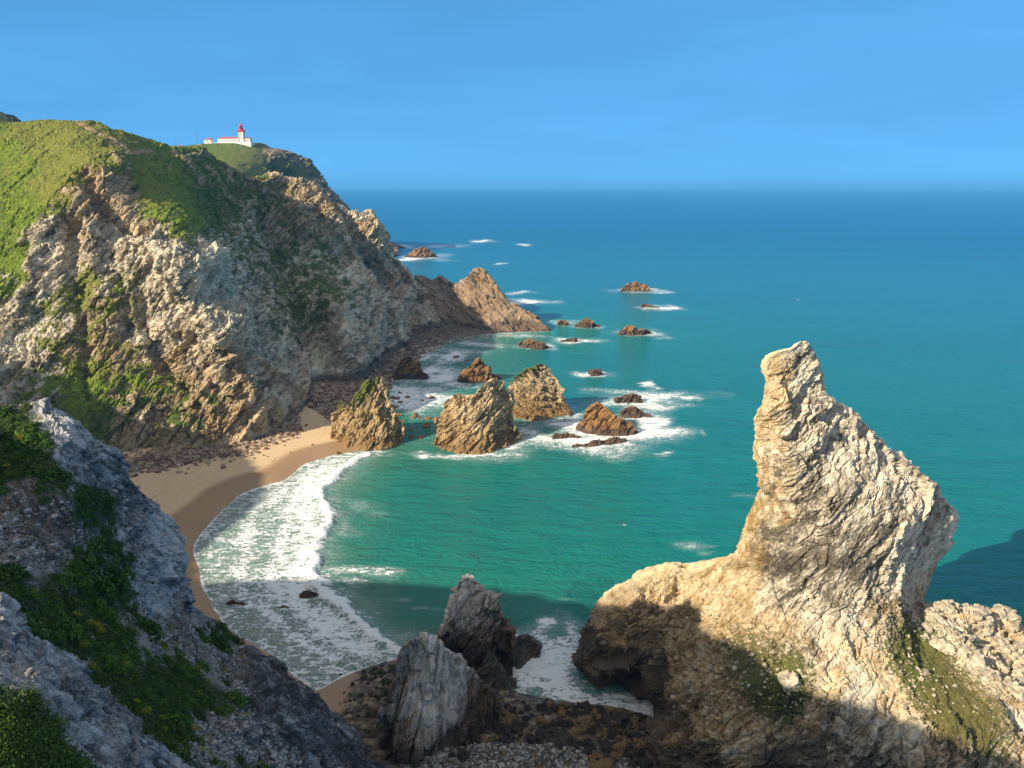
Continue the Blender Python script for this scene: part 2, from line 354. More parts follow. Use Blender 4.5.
def build_sea():
    na, nr = 760, 720
    th = np.linspace(R(-72), R(72), na)
    k = np.linspace(0, 1, nr); rr = 1 / ((1 - k) / 70.0 + k / 1900.0)           # even in the view down to 1.9 km ...
    rr = np.r_[rr, np.geomspace(2050, 90000, 60)]; nr = len(rr)                 # ... then coarse to the horizon
    X = rr[:, None] * np.sin(th)[None]; Y = rr[:, None] * np.cos(th)[None]
    near = rr < 800; F = np.zeros(X.shape); sd = np.full(X.shape, -900.0); s = np.zeros(X.shape)
    sd[near], s[near] = land_sd(X[near], Y[near])
    for (x, y, rx, ry, a, st) in FOAM:
        ca, sa = math.cos(a), math.sin(a); m = np.hypot(X - x, Y - y) < 3 * max(rx, ry)
        dx, dy = X[m] - x, Y[m] - y; pq = np.stack([X[m], Y[m], 0 * dx], -1); R0 = min(rx, ry) + .25 * max(rx, ry); dx = dx + .9 * R0 * fbm(pq / (1.3 * R0 + 2), 3, 160); dy = dy + .7 * R0 * fbm(pq / (1.3 * R0 + 2), 3, 165); q = ((dx * ca + dy * sa) / rx) ** 2 + ((-dx * sa + dy * ca) / ry) ** 2
        v = .86 * st * np.exp(-q * .8); F[m] = np.minimum(np.maximum(F[m], v) + .2 * np.minimum(F[m], v), .8)
    bq = np.stack([X[near], Y[near], 0 * X[near]], -1); b, _ = polydist(X[near] + 1.6 * fbm(bq / 4.5, 3, 181) + 1.5 * perlin(bq / 14, 184), Y[near] + 1.6 * fbm(bq / 4.5, 3, 187), breaker); b2, _ = polydist(X[near], Y[near], breaker_b)
    sw = inside(X[near], Y[near], swash_poly); w = X[near], Y[near]
    q3 = np.stack([X[near], Y[near], 0 * X[near]], -1)
    wob = np.clip(1 + 1.5 * perlin(q3 / 8, 5), .15, 2.6)
    rows = np.zeros(b.shape)
    for pl, st in (([(342, 458), (318, 474), (300, 490), (290, 515), (283, 545), (272, 575), (285, 600), (320, 625), (360, 650)], .22), ([(318, 464), (285, 490), (262, 505), (248, 530), (240, 560), (244, 590), (275, 625), (330, 660)], .16), ([(335, 470), (309, 490), (305, 515), (302, 545), (293, 575), (300, 600), (350, 632)], .2)):
        r_, _ = polydist(X[near] + 2.5 * perlin(q3 / 9, 6), Y[near] + 2.5 * perlin(q3 / 9, 7), smooth_line([ground(x, y)[:2] for x, y in pl], 5)); rows = np.maximum(rows, st * np.exp(-(r_ / 1.8) ** 2))
    Fs = np.where(sw, .49 + .14 * np.exp(-b / 9) + .9 * rows + .07 * fbm(q3 / 12, 3, 191), .56 * np.exp(-b / 7.5))
    Fs = np.maximum(Fs, 1.1 * np.exp(-(b / (1.2 * wob + .4)) ** 2)); Fs = np.maximum(Fs, .6 * np.exp(-(b2 / 3) ** 2))
    edge = np.exp(-(np.clip(-sd[near], 0, 99) / 1.0) ** 2) * .75                  # the thin lip of foam on the sand
    beach = (s[near] > 45) & (s[near] < 150)
    Fs = np.where(beach, np.maximum(Fs, edge), Fs)
    Fs = np.where(~beach, np.maximum(Fs, .62 * np.exp(-np.clip(-sd[near], 0, 99) / 5.0)), Fs)
    F[near] = np.maximum(F[near], Fs)
    shal = np.exp(-np.clip(-sd, 0, 2000) / 70.0)
    mud = np.zeros(X.shape); mud[near] = np.where(sw, 1.0, np.exp(-b / 16.0)) * np.exp(-np.clip(-sd[near], 0, 99) / 30.0)
    Z = np.zeros(X.shape); q = np.stack([X, Y, 0 * X], -1)
    amp = sstep(4, 40, -sd) * np.clip(900 / (rr[:, None] + 1), 0, 1) ** .5
    Z += amp * (.22 * perlin(q / np.array([22, 9, 1]), 11) + .12 * perlin(q / np.array([9, 4, 1]), 12)) * (rr[:, None] < 1900)
    Z[near] += 1.0 * np.exp(-(b / 1.8) ** 2) * sstep(2, 8, -sd[near])
    t = NT('sea_water')
    d = t.n.new('ShaderNodeVectorMath'); d.operation = 'LENGTH'; t.put(t.co, d.inputs[0]); dist = d.outputs['Value']
    deep = t.ramp(t.map01(dist, 80, 1900, 0, 1, False), [(0, (.003, .135, .12)), (.10, (.004, .150, .150)), (.28, (.004, .138, .185)), (.6, (.003, .118, .225)), (1, (.003, .105, .25))])
    patch = t.noise(.014, 5, .65, .8, co=t.mapp(scale=(.35, 1.1, 1), rot=(0, 0, R(12)))); c = t.mix(t.map01(patch, .38, .68, 0, .6), deep, t.mix(.5, deep, (.003, .085, .12)))
    c = t.mix(t.math('MULTIPLY', t.attr('shal'), .75), c, (.012, .19, .12))
    reef = t.map01(t.noise(.045, 5, .62, .7, co=t.mapp(loc=(50, 21, 0))), .55, .68)
    c = t.mix(t.math('MULTIPLY', t.math('MULTIPLY', reef, t.map01(t.attr('shal'), .2, .6)), .5), c, (.006, .075, .065))
    c = t.mix(t.math('MULTIPLY', t.attr('mud'), t.map01(t.noise(.05, 4), .35, .65, .25, .8)), c, (.20, .19, .10))
    warp = t.mix(.12, t.co, t.noise(.25, 4, .6, out='Color'), 'ADD')
    lines = t.noise(1.0, 9, .72, 1.5, co=t.mapp(scale=(.16, .85, 1), rot=(0, 0, R(-6)))); lace = t.noise(.42, 9, .74, 2.2); fine = t.noise(2.2, 5, .75, .6)
    net = t.math('ABSOLUTE', t.math('SUBTRACT', t.noise(.35, 4, .6, 1.2, co=t.mapp(loc=(9, 4, 0))), .5))
    f = t.math('ADD', t.math('MULTIPLY', t.math('SUBTRACT', lace, .5), 1.35), t.math('MULTIPLY', t.math('SUBTRACT', lines, .5), 1.5))
    f = t.math('ADD', f, t.math('ADD', t.math('MULTIPLY', t.math('SUBTRACT', fine, .5), .45), t.map01(net, 0, .09, .13, -.03)))
    f = t.math('ADD', f, t.attr('foam')); fm = t.math('MULTIPLY', t.map01(f, .5, .68), t.map01(fine, .2, .55, .8, 1))
    veil = t.math('MULTIPLY', t.map01(t.attr('foam'), .1, .75), t.map01(t.math('ADD', lace, t.math('MULTIPLY', t.math('SUBTRACT', lines, .5), .8)), .32, .62, .16, .72))
    c = t.mix(veil, c, (.54, .64, .64))
    c = t.mix(fm, c, (.80, .83, .82))
    far = t.map01(dist, 60, 900, 1, .4)
    w1 = t.noise(.22, 5, .62, .3, co=t.mapp(scale=(.45, 1.25, 1), rot=(0, 0, R(8)))); w2 = t.noise(1.1, 4, .6, co=t.mapp(scale=(.6, 1.2, 1)))
    h = t.math('ADD', w1, t.math('MULTIPLY', w2, .34)); h = t.math('ADD', h, t.math('MULTIPLY', fm, .12))
    n = t.n.new('ShaderNodeBump'); t.put(h, n.inputs['Height']); t.put(t.math('MULTIPLY', far, .9), n.inputs['Strength']); n.inputs['Distance'].default_value = 2.1
    t.b.inputs['IOR'].default_value = 1.33
    m = t.done(c, t.math('MAXIMUM', t.map01(fm, 0, 1, .1, .8), t.map01(dist, 100, 1500, .1, .3)), n.outputs[0], t.map01(dist, 100, 1500, .3, .1))
    P = np.stack([X, Y, Z], -1)
    tag(mesh_np('sea', P, grid_faces(nr, na), m, {'foam': F, 'shal': shal, 'mud': mud}, True), kind='structure')

# ------------------------------------------------------------------ beach sheet: sand, wet sand, dark cobbles of the cove
def build_beach():
    xs = np.arange(-330, 80, 1.0); ys = np.arange(60, 560, 1.0); X, Y = np.meshgrid(xs, ys); sd, s = land_sd(X, Y)
    q = np.stack([X, Y, 0 * X], -1)
    Z = np.where(sd > 0, 3.6 * (1 - np.exp(-sd / 45.0)) + .035 * sd * np.exp(-sd / 10.), np.maximum(sd * .06, -4))
    cob = np.maximum(sstep(345, 375, Y + .35 * (X + 90)), sstep(137, 127, Y) * sstep(-36, -24, X))
    cob = np.clip(cob + .0 * X, 0, 1)
    Z += cob * (.5 * np.abs(fbm(q / 3.0, 3, 21)) + .8 * np.clip(fbm(q / 9.0, 2, 25), 0, 1)) * sstep(0, 3, sd) + .05 * fbm(q / 14, 3, 28)
    wet = sstep(17 + 4 * 0, 6, sd + 3 * perlin(q / 22, 31)) 
    t = NT('beach_sand'); n1 = t.noise(.09, 5, .6); n2 = t.noise(2.5, 5, .7); n3 = t.noise(.5, 6, .7, .4)
    dry = t.mix(n1, (.55, .385, .22), (.65, .475, .285)); dry = t.mix(t.map01(n2, .3, .7), dry, t.mix(.5, dry, (.40, .28, .16)))
    wetc = t.mix(n1, (.27, .165, .085), (.33, .21, .11)); w = t.map01(t.attr('wet'), .25, .75)
    c = t.mix(w, dry, wetc)
    wl = t.math('ABSOLUTE', t.math('SUBTRACT', t.math('FRACT', t.math('ADD', t.math('MULTIPLY', t.attr('inland'), .085), t.math('MULTIPLY', n1, 1.4))), .5))
    c = t.mix(t.math('MULTIPLY', t.map01(wl, .06, 0), t.map01(n3, .45, .62, 0, .55)), c, (.16, .10, .06))
    pits = t.voro(.8, co=t.mapp(scale=(1, 1, 1))); c = t.mix(t.math('MULTIPLY', t.map01(t.noise(.22, 3), .5, .62), t.map01(pits, .32, .2, 0, .35)), c, (.27, .18, .1))
    pe = t.voro(1.0, out='Color'); ps = t.voro(1.0)
    sep = t.n.new('ShaderNodeSeparateColor'); t.put(pe, sep.inputs[0])
    cc = t.ramp(sep.outputs[0], [(0, (.035, .027, .02)), (.5, (.095, .068, .042)), (.85, (.16, .115, .07)), (1, (.27, .21, .15))])
    cm = t.map01(t.math('ADD', t.attr('cobble'), t.math('MULTIPLY', t.math('SUBTRACT', n3, .5), .9)), .45, .6)
    c = t.mix(cm, c, cc)
    h = t.math('ADD', t.math('MULTIPLY', n3, .35), t.math('MULTIPLY', t.math('MULTIPLY', t.math('SUBTRACT', 1.0, ps), cm), 1.6))
    rough = t.math('SUBTRACT', .95, t.math('MULTIPLY', t.map01(t.attr('wet'), .6, 1.0), .5))
    m = t.done(c, rough, t.bump(h, .5, .5), .35)
    tag(mesh_np('beach', np.stack([X, Y, Z], -1), grid_faces(*X.shape), m, {'wet': wet, 'cobble': cob, 'inland': np.clip(sd, -5, 80)}, True), kind='structure')
    return lambda x, y: float(Z[int(np.clip(y - 60, 0, 499)), int(np.clip(x + 330, 0, 409))])

# ------------------------------------------------------------------ the headland across the bay
def field(ctrl, lam=.02):
    f = tps([c[:2] for c in ctrl], [c[2] for c in ctrl], lam); return f
GULLIES = [([(66, 208), (70, 250), (77, 300), (83, 350), (86, 392)], 8, -6), ([(138, 296), (146, 330), (161, 362), (188, 390)], 6, -6), ([(86, 176), (100, 200), (118, 220), (136, 230)], 7, -7), ([(112, 255), (122, 290), (128, 330)], 6, -4), ([(205, 330), (225, 365), (245, 395)], 5, -4), ([(268, 380), (275, 425)], 5, -5),
           ([(48, 225), (36, 265), (24, 310)], 8, 4), ([(88, 232), (93, 262), (98, 290)], 8, 4), ([(140, 238), (165, 262), (190, 300), (215, 345)], 12, 4.5), ([(170, 330), (195, 380), (215, 410)], 8, 3), ([(338, 304), (348, 335), (352, 360)], 9, 4), ([(300, 210), (335, 255), (372, 310)], 8, 3), ([(365, 225), (395, 280), (425, 318)], 7, 6), ([(350, 222), (372, 275), (398, 325)], 4, -6), ([(318, 200), (352, 258), (378, 318)], 6, 6), ([(385, 250), (412, 292), (432, 325)], 3, -4), ([(262, 215), (290, 280), (305, 340)], 5, -5), ([(235, 200), (262, 270), (280, 345)], 6, 4), ([(210, 190), (240, 265), (262, 335)], 4, -4)]
PATH_PX = [[(78, 122), (88, 126), (96, 132), (112, 141), (124, 147), (132, 152), (152, 151)], [(118, 153), (133, 153), (150, 151)]]
def build_headland():
    ctrl = [(-80, 132, 350), (0, 122, 360), (50, 121, 366), (92, 122, 372), (130, 134, 388), (152, 141, 402), (205, 153, 448), (250, 178, 480), (300, 182, 500), (345, 212, 505), (372, 211, 502), (382, 244, 500), (405, 268, 498), (436, 322, 496),
            (95, 168, 322), (60, 185, 314), (30, 215, 304), (0, 250, 294), (-80, 270, 286), (125, 160, 340), (120, 190, 322), (85, 215, 302), (110, 240, 300), (60, 260, 290), (150, 230, 305),
            (165, 172, 366), (190, 215, 334), (215, 260, 306), (240, 320, 286), (262, 385, 272), (185, 300, 286), (140, 320, 279), (100, 330, 274), (50, 330, 272), (-80, 360, 266), (0, 330, 272), (200, 360, 271), (230, 400, 263),
            (120, 455, 242), (60, 440, 236), (-80, 470, 228), (0, 420, 238), (170, 448, 248), (235, 440, 257), (290, 418, 283), (305, 392, 312), (310, 366, 345), (365, 375, 357), (392, 350, 412), (435, 326, 486),
            (200, 195, 385), (228, 200, 448), (225, 240, 385), (245, 250, 425), (245, 300, 358), (265, 300, 392), (275, 340, 352), (290, 365, 325), (300, 300, 420), (310, 230, 478), (325, 330, 385), (338, 304, 376), (358, 340, 358), (385, 310, 454), (372, 285, 486), (418, 308, 490), (345, 270, 480), (400, 300, 480), (360, 240, 494)]
    f = field([(a, b, math.log(c)) for a, b, c in ctrl], .002)
    top = [(-90, 134), (-30, 125), (0, 123), (30, 121), (60, 120), (92, 121), (112, 129), (130, 134), (152, 140), (180, 147), (205, 151), (225, 161), (244, 176), (256, 178), (268, 177), (285, 177), (300, 182), (318, 189), (332, 202), (345, 213), (358, 213), (371, 210), (376, 220), (380, 243), (392, 255), (405, 268), (420, 292), (432, 308), (440, 326)]
    base = [(-90, 476), (0, 466), (60, 460), (120, 458), (170, 450), (235, 442), (262, 433), (290, 420), (303, 405), (306, 385), (312, 370), (340, 372), (365, 376), (380, 362), (394, 349), (415, 337), (440, 326)]
    G, PX, PY, nf = columns(top, base, lambda x, y, v, b, tt: np.exp(f(x, y)), 720, 430, dict(n=60, k=1.2, d=10, p=2.6), foot=7)
    N = blur(grid_normals(G), 2)
    veg = field([(0, 130, 1.1), (60, 130, 1.1), (92, 125, 1), (100, 150, 1.0), (30, 180, 1.0), (60, 170, 1.0), (0, 230, 1.0), (40, 215, .9), (20, 260, .85), (70, 200, .25), (95, 180, -.25), (120, 185, -.1), (0, 300, .45), (5, 330, .1), (45, 225, .0), (40, 270, .0), (60, 240, -.1), (90, 240, -.2), (150, 245, -.3),
                 (130, 160, .75), (150, 150, .8), (140, 190, .75), (155, 210, .8), (180, 225, .7), (170, 170, .55), (185, 180, .65), (205, 160, .4), (215, 230, .45), (240, 220, .4), (70, 290, .6), (60, 310, .45), (110, 300, .5), (85, 350, .35), (105, 365, .5), (100, 330, .3), (30, 370, .3), (85, 400, .8), (95, 385, .75), (120, 320, .15),
                 (180, 260, -.3), (210, 290, -.35), (190, 320, -.3), (215, 340, -.2), (200, 370, .0), (230, 370, -.2), (185, 400, .6), (240, 415, .0), (150, 430, .0), (130, 450, .0), (130, 280, .45), (150, 300, .2),
                 (250, 190, .5), (280, 250, .42), (300, 300, .42), (265, 300, .35), (330, 250, .3), (280, 200, .3), (240, 260, .4), (270, 350, .2), (320, 320, .45), (330, 205, -.1), (365, 225, -.4), (380, 270, -.3), (350, 300, .45), (340, 330, .0), (410, 310, -.4), (300, 380, -.3), (360, 365, -.4), (270, 390, -.1), (-80, 200, 1.0), (-80, 400, .5)], .05)
    vm = np.clip(veg(PX, PY) + .10 + .26 * fbm(G / 11.0, 3, 58) + .34 * fbm(G / 3.6, 3, 57), -.4, 1.2); bare = np.clip(1.15 - vm, .16, 1.2)
    cut = np.zeros(PX.shape)
    for pl, wd, dp in GULLIES:
        dd, _ = polydist(PX, PY, smooth_line(pl, 4)); cut += dp * np.exp(-(dd / wd) ** 2)
    cut = blur(cut, 2)
    Q = G; d = cut + 2.6 * rz(Q / np.array([26, 26, 95]), 4, 60) + 1.6 * fbm(Q / 17.0, 3, 66)
    edge = np.ones(G.shape[:2]); edge *= sstep(0, 14, np.arange(G.shape[0]))[:, None] * .7 + .3
    d *= np.clip(bare + .1, .25, 1) * edge
    P = G + N * d[..., None]
    N2 = blur(grid_normals(P), 1)
    P, tone = rockify(P, N2, (12, 5, 2.3, 1.1), (2.3, 1.35, .8, .45), bedding(R(50), .3, (1.3, 1.0, .55)), 5, np.clip(bare * 1.1, .2, 1.1) * edge, beds=((7.5, 2.8, 1.2), (3.0, 1.5, .6)))
    P = P - N2 * (np.clip(bare, 0, 1) * edge * (1.3 * joint(P, bedding(R(55), .3, (2.2, 1, .5)), 11, .5, 45) + .6 * joint(P, bedding(R(55), .3, (1.5, 1, .6)), 4.5, .3, 46)))[..., None]
    P = P + N2 * ((np.clip(vm, 0, 1) * (.55 * np.abs(fbm(P / 1.7, 3, 81)) + .35 * fbm(P / 5.0, 2, 84)))[..., None])
    pth = np.zeros(PX.shape)
    for pl in PATH_PX:
        dd, _ = polydist(PX, PY, smooth_line(pl, 4)); pth = np.maximum(pth, sstep(2.3, .8, dd + .5 * perlin(P / 3, 90)))
    wet = sstep(9, 1, P[..., 2] + 3 * perlin(P / 14, 91)) * sstep(250, 300, PX)
    och = field([(95, 180, 1.2), (115, 180, 1.0), (80, 195, .6), (0, 150, 0), (150, 250, -.1), (200, 300, -.2), (230, 420, .7), (180, 430, .6), (120, 440, .5), (330, 200, .5), (300, 350, .0), (360, 250, .2), (100, 330, .45), (60, 350, .2), (420, 300, .3), (130, 400, .5), (40, 300, -.2), (300, 190, .8)], .05)(PX, PY)
    dry = field([(0, 130, .1), (80, 140, .9), (60, 160, .7), (20, 220, -.15), (0, 300, -.1), (120, 150, .8), (150, 200, .2), (85, 350, .7), (100, 300, .6), (90, 400, -.4), (180, 225, .2), (150, 200, .3), (220, 215, -.9), (250, 230, -1.1), (300, 300, -1.1), (200, 170, -.9), (260, 320, -1.0), (320, 230, -.7), (170, 165, -.3), (240, 300, -1.0)], .05)(PX, PY)  # negative values put the right-hand slope's shade into its green, not dryness
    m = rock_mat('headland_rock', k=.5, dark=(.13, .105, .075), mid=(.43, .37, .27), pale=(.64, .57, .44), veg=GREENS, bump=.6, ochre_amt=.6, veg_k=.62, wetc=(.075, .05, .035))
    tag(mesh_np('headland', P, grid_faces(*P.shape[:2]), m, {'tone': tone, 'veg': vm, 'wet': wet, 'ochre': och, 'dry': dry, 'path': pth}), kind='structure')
    return P

def build_promontory():
    top = [(408, 300), (415, 278), (424, 275), (432, 279), (441, 278), (450, 281), (456, 283), (466, 278), (474, 271), (480, 268), (486, 274), (492, 281), (500, 291), (508, 300), (518, 308), (530, 315), (540, 322), (546, 328), (549, 331)]
    base = [(408, 332), (440, 330), (470, 331), (500, 332), (549, 331)]
    hx = lambda x: np.interp(x, [408, 440, 456, 468, 480, 500, 530, 549], [40, 44, 34, 26, 30, 22, 10, 0])
    def D(x, y, v, b, t): return ground(x, b)[..., 1] + hx(x) * np.clip(v, 0, 1) ** .9
    G, PX, PY, nf = columns(top, base, D, 300, 130, dict(n=36, k=.9, d=2, p=1.5))
    N = blur(grid_normals(G), 2); P = G + N * (1.6 * rz(G / np.array([14, 14, 30]), 3, 14))[..., None]
    P, tone = rockify(P, N, (9, 4, 1.7), (1.8, 1.0, .5), bedding(R(-48), .2, (1.6, 1, .4)), 9, beds=((6, 2.4), (1.8, .9)))
    wet = sstep(8, 1, P[..., 2] + 3 * perlin(P / 9, 91))
    m = rock_mat('promontory_rock', k=.4, mid=(.29, .225, .165), pale=(.43, .35, .26), ochre=(.36, .215, .10), ochre_amt=.6, tilt=R(-48), bump=.7, wetc=(.085, .055, .038))
    tag(mesh_np('promontory', P, grid_faces(*P.shape[:2]), m, {'tone': tone, 'wet': wet, 'ochre': np.full(P.shape[:2], .5), 'path': 0 * wet}), kind='structure')

def build_far_cape():
    top = [(60, 150), (120, 146), (150, 146), (180, 146), (196, 144.5), (204, 143.5), (250, 143), (262, 143), (272, 148), (284, 151), (292, 153), (302, 158), (310, 163), (319, 173), (327, 184), (334, 192), (343, 204), (352, 216), (363, 232), (380, 244), (398, 248)]
    base = [(60, 262), (398, 262)]
    f = field([(60, 150, math.log(900)), (150, 146, math.log(960)), (250, 143, math.log(1030)), (300, 160, math.log(1040)), (330, 195, math.log(1035)), (200, 160, math.log(920)), (230, 175, math.log(880)), (260, 180, math.log(930)), (280, 170, math.log(1000)), (270, 260, math.log(900)), (60, 260, math.log(700)), (398, 255, math.log(1020)), (340, 262, math.log(980)), (360, 235, math.log(1030)), (205, 150, math.log(975)), (250, 150, math.log(1000))], .002)
    G, PX, PY, nf = columns(top, base, lambda x, y, v, b, t: np.exp(f(x, y)), 380, 170, dict(n=30, k=1.1, d=60, p=3.5))
    N = blur(grid_normals(G), 2); flat = np.clip((PX - 255) / 20, .12, 1) if True else 1
    low = np.clip((PY - 146) / 14, .08, 1); keep = np.maximum(flat, 0) * np.maximum(low, .1)
    P = G + N * (keep * (6 * rz(G / np.array([60, 60, 130]), 4, 24)))[..., None]
    P, tone = rockify(P, N, (26, 11, 5), (6, 4, 1.8), bedding(R(40), .2, (1.4, 1, .5)), 19, keep)
    veg = field([(150, 148, 1.1), (220, 150, 1.0), (250, 147, .9), (230, 175, .9), (255, 175, .7), (268, 150, .2), (290, 165, .6), (270, 175, .8), (310, 180, .45), (320, 195, .4), (60, 200, .9), (300, 220, 0), (340, 215, 0)], .05)(PX, PY)
    dry = field([(150, 148, -.2), (220, 150, 0), (240, 175, .9), (255, 172, .5), (200, 160, -.3), (300, 180, .2), (270, 160, .2)], .05)(PX, PY)
    m = rock_mat('far_cape_rock', k=.14, dark=(.09, .085, .08), mid=(.2, .18, .15), pale=(.32, .28, .22), veg=GREENS, bump=.8, ochre_amt=.5, veg_k=.3)
    tag(mesh_np('cape', P, grid_faces(*P.shape[:2]), m, {'tone': tone, 'veg': veg, 'wet': 0 * veg, 'dry': dry, 'ochre': 0 * veg + .3, 'path': 0 * veg}), kind='structure')
    # the dark hill that shows above the grass at the edge of the headland
    top = [(-80, 112), (-30, 109), (-6, 112), (6, 114), (14, 117), (20, 121), (30, 126)]
    G, PX, PY, nf = columns(top, [(-80, 140), (30, 140)], lambda x, y, v, b, t: 470 + 90 * v, 120, 40, dict(n=20, k=.5, d=30, p=3))
    N = blur(grid_normals(G), 1); P = G + N * (1.6 * np.abs(fbm(G / 5, 3, 77)))[..., None]
    m2 = rock_mat('wooded_hill', k=.3, veg=dict(dark=(.014, .024, .012), mid=(.03, .05, .02), light=(.06, .075, .03), dry=(.06, .06, .03)), veg_k=.6)
    z = np.zeros(P.shape[:2]); tag(mesh_np('hill', P, grid_faces(*P.shape[:2]), m2, {'tone': z, 'veg': z + 1, 'wet': z, 'dry': z, 'ochre': z, 'path': z}), kind='structure')

# ------------------------------------------------------------------ the bear-shaped stack
URSA_ROWS = [(341, 801, 805), (343, 797, 808), (346, 793, 810), (349, 787, 811), (352, 771, 812.5), (356, 765, 814), (361, 762, 816), (367, 761, 818), (375, 764, 821), (385, 767, 821), (395, 767, 826), (400, 766.5, 834), (405, 765, 845), (415, 758, 856), (425, 752, 866), (435, 753, 874), (450, 756, 889), (470, 760, 914), (485, 760, 931),
             (500, 756, 946), (510, 752, 953), (517, 749, 957), (530, 745, 955), (545, 740, 947), (555, 735, 940), (561, 712, 937), (566, 680, 935), (571, 652, 933), (576, 636, 931), (585, 622, 928), (596, 609, 924), (604, 603, 926), (609, 600, 975), (614, 597.5, 998), (622, 593, 1015), (632, 588, 1026), (645, 583, 1040), (665, 582, 1062), (680, 585, 1080), (692, 590, 1095),
             (700, 612, 1105), (708, 640, 1115), (716, 650, 1125), (730, 651, 1140), (750, 647, 1160), (770, 642, 1175), (800, 640, 1190), (840, 640, 1200), (880, 640, 1210)]
URSA_CTRL = [(795, 345, 126), (770, 365, 125), (815, 380, 127), (790, 400, 122), (757, 425, 122), (830, 420, 123), (800, 450, 117), (760, 480, 121), (870, 460, 121), (930, 500, 121), (955, 517, 122), (850, 500, 113.5), (900, 540, 114), (925, 575, 118), (800, 530, 113), (748, 545, 119), (700, 570, 124), (650, 580, 126), (610, 605, 125), (590, 640, 124),
             (595, 680, 122), (620, 640, 120.5), (640, 668, 123), (632, 690, 121.8), (648, 705, 117), (680, 620, 117), (660, 690, 113), (700, 650, 108), (700, 600, 117), (750, 620, 107), (800, 600, 106.5), (850, 600, 106.5), (900, 600, 110), (918, 600, 115), (800, 680, 97), (850, 680, 96.5), (900, 660, 100.5), (950, 660, 102), (985, 612, 113), (1010, 640, 110), (1000, 700, 95), (1080, 700, 100),
             (750, 700, 97.5), (700, 720, 99), (660, 740, 101), (650, 768, 101), (750, 768, 93), (850, 725, 90.5), (850, 768, 87.5), (950, 768, 85), (1024, 768, 86), (850, 860, 83), (700, 860, 93), (1000, 860, 80), (1150, 780, 95), (1200, 880, 85)]
def build_ursa():
    rows = np.array(URSA_ROWS, float); nv, nf, nb = 560, 560, 110
    # rows spaced by the length of the outline so that ledges stay crisp
    L = np.r_[0, np.cumsum(np.hypot(np.diff(rows[:, 0]), .5 * np.maximum(abs(np.diff(rows[:, 1])), abs(np.diff(rows[:, 2])))))]
    s = np.linspace(0, L[-1], nv); py = np.interp(s, L, rows[:, 0]); lx = np.interp(py, rows[:, 0], rows[:, 1]); rx = np.interp(py, rows[:, 0], rows[:, 2])
    f = field([(a, b, math.log(c)) for a, b, c in URSA_CTRL], .001)
    u = np.linspace(-1, 1, nf); u = .75 * u + .25 * np.sin(u * math.pi / 2); ub = np.cos(np.linspace(0, math.pi, nb + 2)[1:-1])
    c = (lx + rx) / 2; w = (rx - lx) / 2; PY = np.repeat(py[:, None], nf, 1); PXf = c[:, None] + w[:, None] * u[None]
    Df = np.exp(f(PXf, PY)); wm = (w * Df[:, nf // 2] / FPX)[:, None]
    rr = np.minimum(.45 * wm, 5.0); rim = rr * (1 - np.sqrt(np.clip(1 - np.abs(u[None]) ** 6, 0, 1)))
    front = at(PXf, PY, Df + rim)
    PXb = c[:, None] + w[:, None] * ub[None]; PYb = np.repeat(py[:, None], nb, 1)
    De = .5 * (1 + ub[None]) * (Df + rim)[:, -1:] + .5 * (1 - ub[None]) * (Df + rim)[:, :1]
    T = np.minimum(1.0 * wm, 14.0); back = at(PXb, PYb, np.maximum(De, np.exp(f(PXb, PYb)) + rr) + T * np.sqrt(np.clip(1 - ub[None] ** 2, 0, 1)))
    G = np.concatenate([front, back], 1); PX = np.concatenate([PXf, PXb], 1); PYY = np.concatenate([PY, PYb], 1)
    N = grid_normals(G, True, G - np.stack([np.repeat(G.mean(1, keepdims=True)[..., 0], G.shape[1], 1), np.repeat(G.mean(1, keepdims=True)[..., 1], G.shape[1], 1), G[..., 2]], -1))
    fm = np.concatenate([np.repeat(np.clip(1.35 - np.abs(u) ** 10, .5, 1)[None], nv, 0), np.full((nv, nb), .5)], 1)
    slope = field([(795, 350, 0), (850, 480, 0), (760, 480, 0), (930, 520, 0), (820, 560, .35), (750, 600, .6), (700, 620, .5), (650, 590, .0), (600, 640, .0), (640, 620, .1), (740, 660, 1.0), (780, 650, .8), (850, 600, .7), (880, 620, .9), (930, 650, .9), (960, 690, 1.0), (1000, 740, .7), (980, 630, .1), (1010, 660, .2), (800, 690, .7), (860, 690, .3), (700, 700, .2), (680, 660, .2), (750, 720, .0), (850, 740, 0), (950, 750, 0), (650, 700, 0), (830, 640, .35), (780, 590, .3), (800, 540, .2), (720, 560, .3), (690, 690, .0), (720, 710, .0), (640, 640, .0), (660, 720, 0), (620, 680, 0), (800, 730, 0)], .05)(PX, PYY)
    slope = np.clip(slope, 0, 1); rk = 1 - .6 * slope; am = np.repeat(np.clip(wm / 8, .35, 1), G.shape[1], 1)
    P = G + N * (fm * rk * am * (.9 * rz(G / np.array([9, 9, 14]), 3, 33) + .25))[..., None]
    am = am * (1 + .8 * sstep(720, 660, PX) * sstep(560, 590, PYY))
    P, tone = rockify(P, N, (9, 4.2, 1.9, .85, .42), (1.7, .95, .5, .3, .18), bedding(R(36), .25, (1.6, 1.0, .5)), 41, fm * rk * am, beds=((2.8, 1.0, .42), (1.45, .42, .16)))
    P -= N * (fm * rk * am * (.55 * joint(P, bedding(R(36), .25, (2.2, 1, .45)), 4.2, .16, 48) + .3 * joint(P, bedding(R(36), .25, (1.6, 1, .6)), 1.7, .1, 49)))[..., None]
    P += N * (.10 * fbm(P / .5, 3, 47))[..., None]
